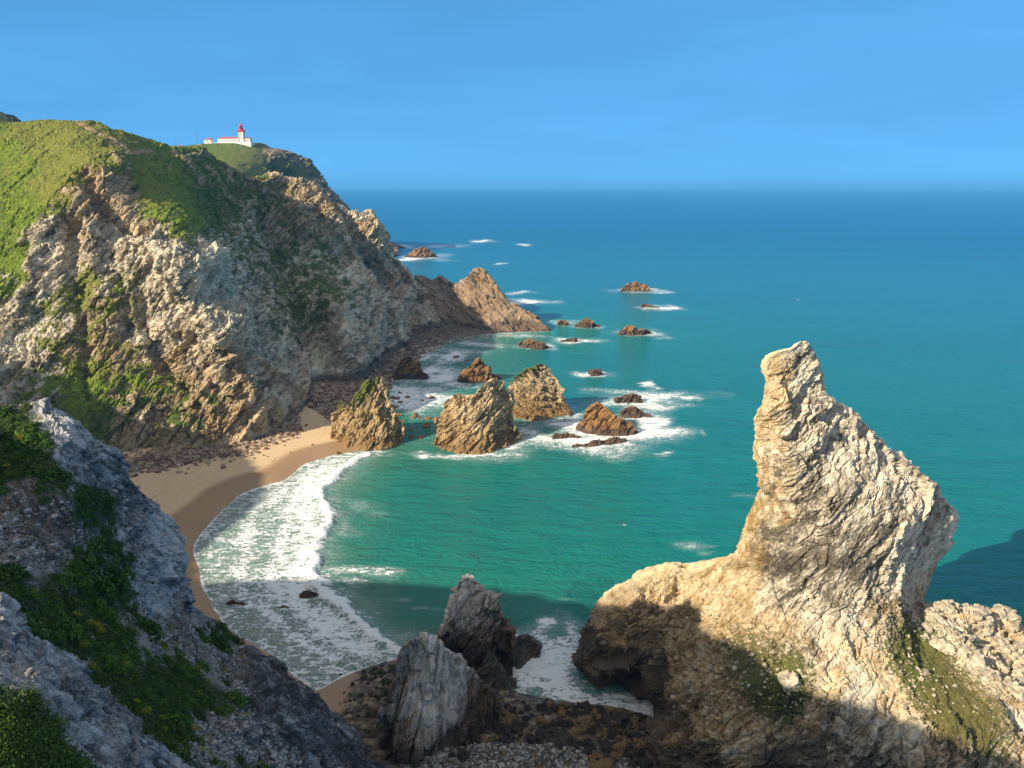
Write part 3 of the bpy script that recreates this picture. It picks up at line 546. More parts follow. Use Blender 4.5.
    veg = np.where(slope > 0, field([(740, 650, .62), (700, 620, .2), (790, 700, .85), (770, 660, .62), (930, 655, .95), (960, 690, .75), (985, 720, .7), (820, 640, .3), (850, 620, .25), (900, 620, .55), (880, 600, .2), (800, 600, .1), (800, 500, -.6), (640, 590, -.5), (850, 680, -.1), (860, 740, -.6), (700, 720, -.5), (980, 640, -.5), (810, 640, .4), (780, 620, .25), (600, 640, -.6), (900, 500, -.8), (925, 630, .6), (1010, 750, .5)], .05)(PX, PYY), -.6)
    och = field([(770, 370, .95), (775, 385, .9), (760, 470, .6), (755, 440, .4), (810, 370, -.6), (850, 450, -.3), (900, 500, -.5), (720, 570, .9), (660, 590, .8), (620, 600, .5), (830, 520, -.3), (800, 560, -.4), (790, 480, .1), (740, 600, .6), (850, 640, .3), (950, 660, .5), (600, 640, .5), (610, 660, .9), (850, 740, 0), (850, 690, .4), (960, 510, -.2)], .05)(PX, PYY)
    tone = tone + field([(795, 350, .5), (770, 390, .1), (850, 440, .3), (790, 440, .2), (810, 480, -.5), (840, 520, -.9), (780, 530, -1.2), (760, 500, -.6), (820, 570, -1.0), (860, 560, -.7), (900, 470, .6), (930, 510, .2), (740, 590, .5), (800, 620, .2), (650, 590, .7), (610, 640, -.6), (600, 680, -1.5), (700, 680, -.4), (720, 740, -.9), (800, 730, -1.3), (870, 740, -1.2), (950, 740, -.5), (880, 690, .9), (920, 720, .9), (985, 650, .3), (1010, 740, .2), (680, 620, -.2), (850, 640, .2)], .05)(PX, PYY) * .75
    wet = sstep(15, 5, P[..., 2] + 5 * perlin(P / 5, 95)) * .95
    dry = field([(740, 660, .9), (800, 640, .7), (930, 650, .1), (960, 690, .9), (790, 700, -.5), (850, 600, .7), (1000, 740, .9)], .05)(PX, PYY)
    m = rock_mat('bear_stack_rock', k=1.15, dark=(.13, .11, .08), mid=(.40, .345, .26), pale=(.64, .57, .45), ochre=(.62, .38, .10), veg=dict(dark=(.05, .055, .018), mid=(.12, .13, .03), light=(.17, .19, .04), dry=(.2, .145, .06)),
                 bump=.7, ochre_amt=.45, veg_k=1.5, wetc=(.055, .04, .026), tone_amt=.6)
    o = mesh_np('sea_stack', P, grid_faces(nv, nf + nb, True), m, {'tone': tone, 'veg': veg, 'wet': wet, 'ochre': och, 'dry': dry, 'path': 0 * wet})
    tag(o, 'towering pale golden sea stack shaped like a seated bear, with grassy ledges', 'sea stack')
    return P[:, :nf], PXf, PY, N[:, :nf]

# ------------------------------------------------------------------ sea stacks and rocks standing in the water
ROCK = {}
def rock_mats():
    ROCK['tan'] = rock_mat('tan_sea_rock', k=.8, mid=(.40, .29, .155), pale=(.56, .45, .28), ochre=(.40, .25, .10), ochre_amt=.55, veg=dict(dark=(.07, .08, .02), mid=(.16, .17, .03), light=(.22, .23, .04), dry=(.2, .18, .05)), veg_k=1.2, bump=.7, wetc=(.13, .078, .028))
    ROCK['grey'] = rock_mat('grey_sea_rock', k=1.1, dark=(.12, .10, .078), mid=(.37, .325, .27), pale=(.60, .54, .46), ochre=(.24, .14, .06), ochre_amt=.65, veg=GREENS, bump=.8, wetc=(.035, .026, .016))
    ROCK['low'] = rock_mat('low_wet_rock', k=1.0, dark=(.07, .042, .024), mid=(.21, .115, .055), pale=(.33, .20, .10), ochre=(.3, .16, .06), ochre_amt=.8, bump=.7, wetc=(.045, .03, .02))
def stack(name, label, cat, top, base, lean, depth, mat, nu=190, nv=130, sizes=(6, 2.8, 1.2), amps=(1.7, .9, .38), tilt=R(45), seed=0, veg=None, ochre=None, wet=(5, 1), z0=0.0, ring=.6, ridge=.8, zone=None):
    g = lambda x, b: ground(x, b, z0)[..., 1]
    t0 = np.array(top, float); xm = .5 * (t0[0, 0] + t0[-1, 0])
    def D(x, y, v, b, t):
        h = (b - t) * g(x, b) / FPX
        return g(x, b) + lean * h * np.clip(v, 0, 1) ** .8
    G, PX, PY, nf = columns(top, base, D, nu, nv, dict(n=34, k=depth, d=.3, p=1.2, z=z0 - 1.5))
    N = blur(grid_normals(G), 2)
    P = G + N * (ridge * rz(G / np.array([6, 6, 11]), 3, seed + 200) * np.clip((G[..., 2] - z0 + 3) / 5, .3, 1))[..., None]
    P, tone = rockify(P, N, sizes, np.array(amps) * .8, bedding(tilt, .3, (1.5, 1, .42)), seed, beds=(np.array((.75, .3)) * sizes[0], np.array((.3, .14)) * sizes[0]))
    hs = sizes[0] * 1.1
    P = P - N * (np.clip((G[..., 2] - z0 + 1) / 3, .2, 1) * (.14 * sizes[0] * joint(P, bedding(tilt, .3, (2.0, 1, .5)), hs, .06 * hs, seed + 60) + .06 * sizes[0] * joint(P, bedding(tilt, .3, (1.6, 1, .6)), hs * .42, .03 * hs, seed + 61)))[..., None]
    w = sstep(wet[0], wet[1], P[..., 2] - z0 + 2 * perlin(P / 4, seed + 95))
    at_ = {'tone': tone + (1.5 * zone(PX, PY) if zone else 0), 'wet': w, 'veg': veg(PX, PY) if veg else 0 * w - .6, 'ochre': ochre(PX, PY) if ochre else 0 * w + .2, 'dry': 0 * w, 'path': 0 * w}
    c = P[1].mean(0); c[2] = z0
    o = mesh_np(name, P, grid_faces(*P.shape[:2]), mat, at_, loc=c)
    tag(o, label, cat)
    if ring:
        b = np.array(base); d = np.hypot(*(P[1, -1, :2] - P[1, 0, :2]))
        FOAM.append((c[0], c[1] + .2 * d, .62 * d + 1.5, .45 * d + 1.5, 0, ring))
    return o
def build_stacks():
    yel = field([(345, 430, .8), (365, 400, .6), (395, 400, -.1), (370, 430, .7), (355, 380, .3), (395, 430, .2)], .05)
    vg = field([(370, 393, .66), (360, 405, .5), (378, 385, .42), (392, 400, -.5), (345, 430, -.4), (390, 430, -.6), (365, 425, -.4), (375, 410, -.1)], .05)
    stack('sea_rock', 'leaning pointed rock at the far end of the sandy beach with green streak on top', 'rock',
          [(329, 440), (334, 425), (338, 410), (341, 399), (345, 408), (352, 402), (360, 391), (368, 382), (377, 377), (384, 379), (387, 390), (391, 405), (395, 414), (401, 420), (402, 432), (399, 442)],
          [(329, 441), (345, 447), (362, 450), (380, 449), (392, 446), (399, 443)], .55, .6, ROCK['tan'], tilt=R(55), seed=1, veg=vg, ochre=yel, ring=0, z0=.3)
    stack('sea_rock', 'broad tan stack with a rounded top, in front of the twin-peaked rock in the bay', 'rock',
          [(433, 445), (436, 428), (440, 412), (444, 401), (452, 395), (466, 393), (476, 392), (484, 384), (493, 377), (500, 378), (506, 386), (510, 398), (512, 412), (514, 426), (520, 434), (523, 440)],
          [(433, 446), (448, 452), (470, 454), (490, 453), (508, 446), (523, 440)], .6, .75, ROCK['tan'], tilt=R(40), seed=2, ochre=field([(440, 420, .9), (445, 440, .9), (500, 445, .7), (480, 400, -.2), (490, 430, .0)], .05), nu=220, nv=130, wet=(7, 1.5))
    stack('sea_rock', 'tall tan stack with a sharp sloping top, behind the broad rounded stack', 'rock',
          [(505, 402), (508, 388), (514, 378), (523, 371), (532, 366), (541, 362), (548, 366), (555, 376), (560, 384), (561, 396), (566, 404), (569, 410), (570, 415)],
          [(505, 416), (520, 420), (540, 420), (556, 417), (570, 416)], .6, .8, ROCK['tan'], tilt=R(-30), seed=3, veg=field([(525, 370, .7), (520, 374, .8), (540, 368, .2), (540, 390, -.7), (560, 390, -.7), (515, 400, -.7)], .05), ochre=field([(520, 412, .8), (560, 412, .8), (540, 412, .8), (540, 380, 0), (520, 385, .2), (560, 390, .2), (540, 366, .0)], .3), wet=(7, 1.5))
    stack('sea_rock', 'dark brown pointed rock in white surf beside the shaded cove', 'rock', [(391, 380), (396, 369), (402, 358), (407, 354), (411, 356), (414, 362), (419, 363), (422, 370), (427, 374), (428, 378)], [(391, 380), (405, 380), (418, 380), (428, 379)], .5, .8, ROCK['low'], 110, 70, seed=4, ring=.5)
    stack('sea_rock', 'small reddish peaked rock standing between the cove and the twin tan stacks', 'rock', [(459, 382), (464, 373), (470, 365), (476, 360), (482, 360), (487, 367), (491, 374), (498, 374), (504, 378)], [(459, 382), (475, 384), (490, 382), (504, 379)], .6, .8, ROCK['low'], 110, 70, seed=5, ochre=lambda x, y: 0 * x + .9, wet=(2, .5), ring=.5)
    stack('sea_rock', 'rounded brown double rock ringed by white foam', 'rock', [(576, 430), (582, 420), (588, 410), (597, 405), (606, 406), (613, 412), (618, 420), (628, 421), (635, 427), (638, 432)], [(576, 430), (594, 434), (615, 436), (632, 435), (638, 433)], .7, .8, ROCK['low'], 150, 80, seed=6, ochre=lambda x, y: 0 * x + .7, wet=(3, .5), ring=.55)
    stack('sea_rock', 'low brown rock just behind the rounded double rock', 'rock', [(620, 415), (624, 408), (632, 405), (640, 408), (645, 413), (650, 416)], [(620, 417), (635, 418), (650, 417)], .7, .8, ROCK['low'], 70, 40, seed=7)
    stack('sea_rock', 'flat dark rock in the white water behind the low brown rock', 'rock', [(615, 401), (622, 397), (630, 395), (637, 394), (641, 399), (643, 402)], [(615, 403), (630, 403), (643, 403)], .7, .8, ROCK['low'], 60, 30, seed=8)
    stack('sea_rock', 'long flat wet reef at the foot of the rounded double rock', 'rock', [(572, 446), (582, 444), (597, 441), (612, 439), (626, 440)], [(572, 447), (590, 447), (626, 442)], .9, 1.2, ROCK['low'], 90, 24, seed=9, amps=(.5, .4, .25))
    stack('sea_rock', 'thin strip of wet reef in foam before the rounded double rock', 'rock', [(552, 438), (560, 435), (572, 434), (580, 437)], [(552, 439), (580, 438)], .9, 1.2, ROCK['low'], 50, 20, seed=10, amps=(.5, .3, .2), ring=0)
    stack('sea_rock', 'brown pyramid rock standing alone far out in the open bay', 'rock', [(619, 291), (624, 287), (630, 283), (637, 282), (644, 285), (650, 289), (653, 291)], [(619, 291.5), (653, 291.5)], .6, .9, ROCK['low'], 70, 30, seed=11, sizes=(5, 2.4), amps=(1.2, .8), wet=(2, .5), ring=.5)
    stack('sea_rock', 'tiny rock beside a bright white breaker far out in the bay', 'rock', [(641, 306), (646, 303.5), (652, 306), (660, 307.5)], [(641, 307.5), (660, 308)], .6, .9, ROCK['low'], 40, 20, seed=12, sizes=(4, 2), amps=(.8, .5), ring=0)
    stack('sea_rock', 'brown rock pair awash in surf, seaward of the flat offshore rocks', 'rock', [(618, 334), (623, 328), (631, 327), (638, 331), (648, 329), (652, 333)], [(618, 335), (635, 335.5), (652, 334)], .6, .9, ROCK['low'], 70, 30, seed=13, ochre=lambda x, y: 0 * x + .6)
    stack('sea_rock', 'small rounded rock off the tip of the promontory', 'rock', [(576, 326), (580, 321), (587, 319), (593, 322), (600, 326)], [(576, 327), (588, 328), (600, 327)], .6, .9, ROCK['low'], 60, 30, seed=14)
    stack('sea_rock', 'dark pebble-like rock between promontory tip and the small rounded rock', 'rock', [(556, 325), (561, 321), (567, 323), (569, 325)], [(556, 325.5), (569, 325.5)], .6, .9, ROCK['low'], 40, 20, seed=15)
    stack('sea_rock', 'flat-topped reddish rock in calm water off the promontory', 'rock', [(519, 345), (523, 341), (532, 339), (541, 341), (547, 345), (551, 348)], [(519, 347), (535, 349.5), (551, 348.5)], .7, .9, ROCK['low'], 70, 34, seed=16, ochre=lambda x, y: 0 * x + .9)
    stack('sea_rock', 'low dark reef with foam trailing to one side, seaward of the flat-topped reddish rock', 'rock', [(561, 341), (567, 338.5), (575, 339), (578, 341)], [(561, 342), (578, 342)], .7, .9, ROCK['low'], 40, 20, seed=17)
    stack('sea_rock', 'small dark rock in its own ring of foam, halfway to the open sea', 'rock', [(590, 374), (595, 371.5), (601, 372), (604, 375)], [(590, 375.5), (604, 375.5)], .7, .9, ROCK['low'], 40, 20, seed=18)
    stack('sea_rock', 'craggy brown reef far off beyond the promontory', 'rock', [(404, 256), (412, 251), (420, 247), (428, 248), (432, 252), (438, 256)], [(404, 257), (420, 258), (438, 257)], .7, .9, ROCK['low'], 80, 34, seed=19, sizes=(7, 3.5), amps=(2, 1.2), ring=.5)
    stack('sea_rock', 'long low point of dark rock under the cape of the lighthouse', 'rock', [(372, 245), (380, 241), (390, 242), (400, 245), (406, 247)], [(372, 250), (406, 248)], .9, .9, ROCK['low'], 60, 30, seed=20, sizes=(7, 3.5), amps=(1.5, 1), ring=0)
    # the two big stacks below the viewpoint and what leans on them
    stack('sea_rock', 'dark pointed stack standing in the surf below, its tip grey', 'rock',
          [(436, 652), (440, 640), (446, 622), (452, 604), (457, 588), (462, 579), (468, 577), (475, 580), (481, 585), (490, 598), (497, 607), (503, 616), (508, 625), (507, 634), (511, 645), (513, 655), (509, 664)],
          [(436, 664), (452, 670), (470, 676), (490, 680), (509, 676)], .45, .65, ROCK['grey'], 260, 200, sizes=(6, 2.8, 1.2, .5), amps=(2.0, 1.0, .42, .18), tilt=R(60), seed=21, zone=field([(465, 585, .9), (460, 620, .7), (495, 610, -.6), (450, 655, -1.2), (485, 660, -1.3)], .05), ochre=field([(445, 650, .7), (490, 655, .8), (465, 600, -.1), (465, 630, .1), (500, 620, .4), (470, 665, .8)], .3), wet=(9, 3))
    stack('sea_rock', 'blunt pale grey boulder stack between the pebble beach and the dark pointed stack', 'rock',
          [(374, 738), (378, 722), (384, 705), (390, 685), (396, 662), (400, 648), (410, 640), (420, 636), (430, 638), (441, 644), (452, 650), (464, 660), (475, 672), (485, 682), (494, 692), (498, 705), (499, 716), (496, 724)],
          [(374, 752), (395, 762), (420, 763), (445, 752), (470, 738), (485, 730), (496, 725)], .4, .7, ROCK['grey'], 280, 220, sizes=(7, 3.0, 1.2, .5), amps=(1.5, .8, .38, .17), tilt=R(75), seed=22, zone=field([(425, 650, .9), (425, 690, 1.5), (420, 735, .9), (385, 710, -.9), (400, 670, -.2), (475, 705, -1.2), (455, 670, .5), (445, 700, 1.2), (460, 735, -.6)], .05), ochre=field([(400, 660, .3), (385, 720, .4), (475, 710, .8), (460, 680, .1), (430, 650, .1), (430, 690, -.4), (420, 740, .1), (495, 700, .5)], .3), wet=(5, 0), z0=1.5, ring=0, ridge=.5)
    stack('sea_rock', 'black wet rock leaning against the seaward side of the dark pointed stack', 'rock', [(506, 664), (508, 650), (514, 640), (520, 635), (528, 634), (534, 638), (540, 643), (537, 650), (532, 656)], [(506, 670), (520, 668), (532, 657)], .6, .8, ROCK['grey'], 110, 80, seed=23, sizes=(2.4, 1.1, .5), amps=(.7, .4, .2), wet=(14, 9))
    stack('sea_rock', 'dark triangular boulder wedged between the two grey stacks', 'rock', [(476, 684), (480, 668), (486, 656), (490, 651), (497, 660), (503, 670), (505, 684)], [(476, 692), (492, 696), (505, 690)], .5, .7, ROCK['grey'], 110, 90, seed=24, sizes=(2.4, 1.1, .5), amps=(.7, .4, .2), ring=0, wet=(12, 8))
    stack('sea_rock', 'round black boulder in the surf beside the two grey stacks', 'rock', [(500, 688), (503, 681), (509, 677), (515, 681), (517, 687)], [(500, 689), (508, 691), (517, 688)], .7, .9, ROCK['grey'], 70, 40, seed=25, sizes=(1.6, .7), amps=(.35, .18), wet=(12, 8), ring=.5)
    stack('sea_rock', 'lone dark rock awash in the shaded shallows off the beach', 'rock', [(299, 596), (304, 592), (312, 592), (318, 594), (320, 598)], [(299, 598), (320, 600)], .8, 1.1, ROCK['low'], 60, 30, seed=26, sizes=(2, 1), amps=(.3, .2), ring=0, wet=(10, 8))
    stack('sea_rock', 'flat dark reef slab barely above the foam near the beach', 'rock', [(226, 604), (234, 601), (242, 602), (244, 604)], [(226, 605), (244, 605)], .8, 1.1, ROCK['low'], 40, 20, seed=27, sizes=(2, 1), amps=(.2, .15), ring=0, wet=(10, 8))
    stack('sea_rock', 'small dark rock in the foam, inshore of the lone dark rock', 'rock', [(278, 608), (284, 605), (290, 607)], [(278, 609), (290, 609)], .8, 1.1, ROCK['low'], 40, 20, seed=28, sizes=(2, 1), amps=(.2, .15), ring=0, wet=(10, 8))

# ------------------------------------------------------------------ near hillside
HILL_CTRL = [(-300, 330, 66), (-100, 385, 68), (0, 403, 70), (45, 402, 71), (75, 408, 72), (120, 450, 78), (150, 510, 83), (195, 590, 88), (215, 620, 93), (240, 642, 98), (310, 676, 97), (340, 715, 90), (385, 768, 81), (0, 500, 58), (100, 500, 66), (100, 600, 58), (150, 650, 59), (250, 700, 71), (200, 768, 50), (0, 580, 48), (50, 700, 42), (300, 768, 65), (100, 768, 41), (0, 900, 25), (300, 900, 50), (420, 830, 78), (-300, 600, 38), (-100, 800, 25),
             (160, 560, 76), (70, 430, 68.5), (60, 440, 66), (185, 600, 83), (130, 540, 70), (280, 690, 80)]
def build_hillside():
    f = field([(a, b, math.log(c)) for a, b, c in HILL_CTRL], .002)
    top = [(-320, 322), (-200, 352), (-100, 384), (-30, 403), (0, 405), (18, 401), (40, 401), (58, 405), (74, 411), (82, 425), (95, 438), (110, 452), (122, 470), (136, 488), (152, 504), (166, 522), (174, 540), (177, 552), (175, 566), (178, 580), (186, 594), (190, 604), (198, 612), (212, 619), (230, 631), (238, 643), (256, 650), (275, 662), (288, 678), (312, 692), (330, 712), (352, 735), (372, 756), (400, 785)]
    base = [(-320, 905), (400, 905)]
    top = [(a + (1.5 if 60 < a < 200 else 0), b) for a, b in top]
    t = np.array(top); t[:, 0] = np.maximum.accumulate(t[:, 0] + np.arange(len(t)) * 1e-3); top = t
    G, PX, PY, nf = columns(top, base, lambda x, y, v, b, tt: np.exp(f(x, y)), 820, 520, dict(n=60, k=.32, d=1, p=1.0))
    N = blur(grid_normals(G), 3)
    veg = field([(20, 420, .75), (60, 420, -.6), (85, 450, -.7), (100, 460, -.3), (40, 430, .6), (10, 460, .8), (60, 480, .65), (40, 500, .0), (30, 520, -.2), (70, 520, -.1), (20, 550, -.25), (60, 560, -.15), (100, 500, .6), (110, 520, .55), (130, 500, -.4), (150, 540, -.7), (180, 590, -.8), (160, 570, -.5), (120, 560, .5), (130, 590, .6), (20, 590, .7), (80, 600, .7), (60, 630, .7), (120, 640, .55), (150, 640, .1), (160, 670, .75), (190, 690, .7), (120, 690, .7), (150, 720, .7), (210, 620, .5), (235, 640, .5), (220, 660, -.1), (200, 650, .0), (240, 700, .55), (210, 740, .0), (230, 720, .1), (260, 690, -.7), (280, 720, -.7), (310, 740, -.7), (250, 660, -.6), (340, 760, -.6), (180, 620, -.5), (190, 760, .3), (100, 720, .5), (150, 760, .6), (-100, 500, .5), (270, 760, .1), (290, 760, -.4)], .05)(PX, PY)
    vm = np.clip(veg + .14 + .3 * fbm(G / 3.5, 3, 110), -.8, 1); bare = np.clip(.75 - vm, .1, 1)
    edge = (sstep(0, 30, np.arange(G.shape[0]))[:, None] * .6 + .4)
    P = G + N * ((1.0 * rz(G / np.array([8, 8, 12]), 3, 111)) * bare * edge + .3 * fbm(G / 6, 2, 113))[..., None]
    P, tone = rockify(P, N, (4.2, 1.7, .75, .34), (.85, .42, .22, .11), bedding(R(-50), .4, (1.9, 1, .4)), 115, bare * edge, beds=((2.2, .8, .33), (.9, .4, .15)))
    P -= N * (bare * edge * (.55 * joint(P, bedding(R(-50), .4, (2.6, 1, .4)), 5.5, .16, 116) + .2 * joint(P, bedding(R(-50), .4, (1.6, 1, .6)), 1.6, .07, 117)))[..., None]
    P += N * (.05 * fbm(P / .4, 3, 119))[..., None]
    grav = field([(60, 530, .8), (200, 650, .8), (220, 730, .9), (90, 450, -1), (150, 550, -1), (270, 710, -1), (100, 600, .4), (30, 430, .2), (230, 660, .9)], .05)(PX, PY)
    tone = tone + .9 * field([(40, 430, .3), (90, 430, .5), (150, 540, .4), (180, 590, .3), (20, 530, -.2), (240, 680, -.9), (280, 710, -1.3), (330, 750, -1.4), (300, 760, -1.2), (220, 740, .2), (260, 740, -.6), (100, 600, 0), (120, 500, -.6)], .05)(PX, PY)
    z = 0 * tone
    g = dict(dark=(.008, .018, .006), mid=(.022, .045, .010), light=(.05, .075, .018), dry=(.07, .058, .035))
    m = rock_mat('hillside_rock', k=2.0, dark=(.052, .052, .056), mid=(.165, .164, .168), pale=(.37, .365, .36), ochre=(.2, .145, .09), ochre_amt=.5, veg=g, veg_k=2.2, bump=.5, tilt=R(-50), tone_amt=.6)
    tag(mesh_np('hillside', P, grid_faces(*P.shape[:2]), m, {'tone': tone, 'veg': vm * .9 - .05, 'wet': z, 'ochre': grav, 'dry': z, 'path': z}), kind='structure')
    hill = (PX, PY, P, N, vm)
    # upper slopes above the viewpoint, outside the frame: they throw the shade over the beach and the near water
    shade = [at(x, y, Y) for x, y, Y in ((1000, 752, 84), (960, 740, 86), (870, 700, 95), (800, 690, 96), (765, 650, 104), (690, 622, 114), (615, 600, 123))] + [ground(x, y, z) for x, y, z in ((560, 598, 0), (500, 588, 0), (430, 584, 0), (300, 578, 0), (250, 588, 0), (214, 600, 0), (196, 553, .5), (232, 528, 0), (266, 500, 0), (258, 470, 2), (240, 450, 3))] + [at(x, y, Y) for x, y, Y in ((170, 420, 252), (60, 395, 240), (0, 355, 247))]
    edge_pl = [tuple(p[:2] - np.array([math.cos(SUN_A), math.sin(SUN_A)]) * (102 - p[2]) / math.tan(SUN_E)) for p in shade]
    print('edge', [(round(a), round(b)) for a, b in edge_pl])
    edge_pl = [(edge_pl[0][0], -120), (edge_pl[0][0] + 2, edge_pl[0][1] - 40)] + edge_pl + [(edge_pl[-1][0] - 60, edge_pl[-1][1] + 30), (-480, 260)]
    poly = edge_pl + [(-700, 250), (-700, -90)]
    xs = np.arange(-700, -30, 3.0); ys = np.arange(-150, 330, 3.0); X, Y = np.meshgrid(xs, ys); d, _ = polydist(X, Y, edge_pl); ins = inside(X, Y, poly)
    q = np.stack([X, Y, 0 * X], -1)
    Z = np.where(ins, 102 - .6 * fbm(q / 12, 3, 130) ** 2 + np.minimum(d * .06, 6), 102 - 1.25 * d) + 2.0 * fbm(q / 15, 3, 131) * np.where(ins, sstep(0, 20, d), sstep(0, 8, d))
    Z = np.maximum(Z, -3)
    tag(mesh_np('upper_hillside', np.stack([X, Y, Z], -1), grid_faces(*X.shape), m, {'tone': 0 * X, 'veg': 0 * X + .7, 'wet': 0 * X, 'ochre': 0 * X, 'dry': 0 * X, 'path': 0 * X}, True), kind='structure')
    # pale outcrop close to the viewpoint
    top = [(-90, 575), (-40, 596), (-15, 597), (4, 601), (14, 610), (24, 620), (28, 632), (44, 643), (58, 655), (70, 664), (84, 673), (94, 684), (106, 692), (110, 706), (120, 712), (134, 722), (142, 734), (156, 740), (168, 750), (176, 762), (186, 775), (200, 800)]
    base = [(-90, 900), (200, 900)]
    fo = field([(-90, 590, math.log(24)), (0, 601, math.log(24)), (60, 656, math.log(24.5)), (110, 700, math.log(25.5)), (180, 770, math.log(26)), (0, 660, math.log(21.3)), (60, 720, math.log(20.5)), (120, 770, math.log(21)), (0, 740, math.log(17)), (40, 800, math.log(16)), (120, 880, math.log(17)), (-90, 750, math.log(18)), (100, 730, math.log(22.5)), (40, 680, math.log(21.6))], .002)
    G, PX, PY, nf = columns(top, base, lambda x, y, v, b, tt: np.exp(fo(x, y)), 420, 420, dict(n=40, k=.09, d=.6, p=1.5, z=55), foot=.5)
    N = blur(grid_normals(G), 3)
    vg = field([(0, 720, .9), (30, 740, .95), (60, 768, .9), (0, 690, .1), (20, 690, -.1), (60, 690, -.8), (0, 630, -.9), (110, 740, -.9), (80, 720, -.6), (70, 745, .1), (130, 770, -.9), (0, 768, 1), (-60, 720, 1)], .05)(PX, PY); vg += .25 * fbm(G / .8, 3, 141)
    bare = np.clip(.7 - vg, .1, 1)
    P = G + N * (.28 * rz(G / np.array([2.2, 2.2, 2.8]), 4, 142) * bare + .12 * fbm(G / 1.2, 3, 143))[..., None]
    P, tone = rockify(P, N, (1.5, .6, .26, .12), (.30, .17, .085, .04), bedding(R(-50), .4, (1.8, 1, .45)), 145, bare, beds=((.8, .3, .12), (.3, .13, .05)))
    P -= N * (bare * (.16 * joint(P, bedding(R(-50), .4, (2.4, 1, .4)), 1.9, .05, 146) + .07 * joint(P, bedding(R(-50), .4, (1.6, 1, .6)), .6, .025, 147)))[..., None]
    m = rock_mat('outcrop_rock', k=4.5, dark=(.06, .06, .063), mid=(.18, .178, .18), pale=(.39, .385, .38), ochre=(.18, .15, .11), ochre_amt=.35, veg=g, veg_k=7, bump=.7, tilt=R(-50), tone_amt=.5)
    o = mesh_np('rock_outcrop', P, grid_faces(*P.shape[:2]), m, {'tone': tone, 'veg': vg - .1, 'wet': 0 * vg, 'ochre': 0 * vg - .1, 'dry': 0 * vg, 'path': 0 * vg})
    tag(o, 'big pale grey lichen-covered outcrop on the shaded slope right below the viewpoint', 'rock outcrop')
    return hill, (PX, PY, P, N, vg)

# ------------------------------------------------------------------ boulders, stones, shrubs
def ico(sub):
    import bmesh
    bm = bmesh.new(); bmesh.ops.create_icosphere(bm, subdivisions=sub, radius=1)
    V = np.array([v.co[:] for v in bm.verts]); F = np.array([[v.index for v in f.verts] for f in bm.faces]); bm.free(); return V, F
ICO = {k: ico(k) for k in (1, 2, 3, 4)}
def boulder_data(sub, seed, amp=.5, size=.9):
    V, F = ICO[sub]; r = np.random.default_rng(seed); sc = np.array([1, r.uniform(.7, 1.0), r.uniform(.5, .8)])
    P = V * sc; h, c = facet(P / size + seed * 3.3, seed, 1.2); h2, c2 = facet(P / (size * .4) + seed, seed + 1, 1.2)
    return P + V * (amp * h + amp * .35 * h2 + .12 * fbm(P * 2, 2, seed))[:, None], F, c - .5
PROTO = {}
def boulder_meshes(key, mat, sub, n, amp=.5, wet=0.0, ochre=0.0):
    out = []
    for k in range(n):
        V, F, c = boulder_data(sub, 300 + 17 * k + len(PROTO) * 7, amp); o = mesh_np('boulder', V, F, mat, {'tone': c, 'wet': np.full(len(V), wet), 'ochre': np.full(len(V), ochre)})
        out.append(o)
    PROTO[key] = out
def put_boulder(key, name, label, cat, group, loc, size, sink=.25):
    """the first use of a shape takes the shape itself, later ones are copies"""
    lst = PROTO[key]; src = random.choice(lst)
    if src.get('label'): o = src.copy(); COL.objects.link(o)
    else: o = src
    o.name = name; tag(o, label, cat, group)
    s = size * .5; o.scale = (s * random.uniform(.85, 1.2), s * random.uniform(.85, 1.2), s * random.uniform(.8, 1.15))
    o.rotation_euler = (random.uniform(-.4, .4), random.uniform(-.4, .4), random.uniform(0, 6.28)); o.location = (loc[0], loc[1], loc[2] + s * (.6 - 2 * sink) * .8)
    return o
def drop_unused():
    for l in PROTO.values():
        for o in l:
            if not o.get('label'): bpy.data.objects.remove(o)
def stones(name, pts, sizes, mat, sub=1, seed=0, attrs=None):
    """countless small stones as one mesh"""
    V0, F0 = ICO[sub]; n = len(pts); r = np.random.default_rng(seed); nv = len(V0)
    sc = sizes[:, None] * .5 * np.c_[r.uniform(.7, 1.3, n), r.uniform(.7, 1.3, n), r.uniform(.5, .9, n)]
    a = r.uniform(0, 6.28, n); V = V0[None] * (1 + r.uniform(-.25, .25, (n, nv, 1))) * sc[:, None]
    x = V[..., 0] * np.cos(a)[:, None] - V[..., 1] * np.sin(a)[:, None]; y = V[..., 0] * np.sin(a)[:, None] + V[..., 1] * np.cos(a)[:, None]
    V = np.stack([x, y, V[..., 2]], -1) + np.asarray(pts)[:, None]
    F = (F0[None] + (np.arange(n) * nv)[:, None, None]).reshape(-1, 3)
    at_ = {'tone': np.repeat(r.uniform(-.7, .7, n), nv)}; at_.update({k: np.full(n * nv, v) for k, v in (attrs or {}).items()})
    return mesh_np(name, V.reshape(-1, 3), F, mat, at_)
def leaf_quads(C, Nrm, size, r):
    """one bent quad per leaf, facing roughly along Nrm"""
    n = len(C); t = r.normal(size=(n, 3)); d = Nrm + .75 * r.normal(size=(n, 3)); d /= np.linalg.norm(d, axis=1, keepdims=True)
    a = np.cross(d, t); a /= np.linalg.norm(a, axis=1, keepdims=True) + 1e-9; b = np.cross(d, a)
    sz = (size * r.uniform(.6, 1.3, n))[:, None]; w = sz * .45
    V = np.stack([C - a * sz, C + b * w, C + a * sz, C - b * w], 1); return V.reshape(-1, 3), np.arange(4 * n).reshape(n, 4)
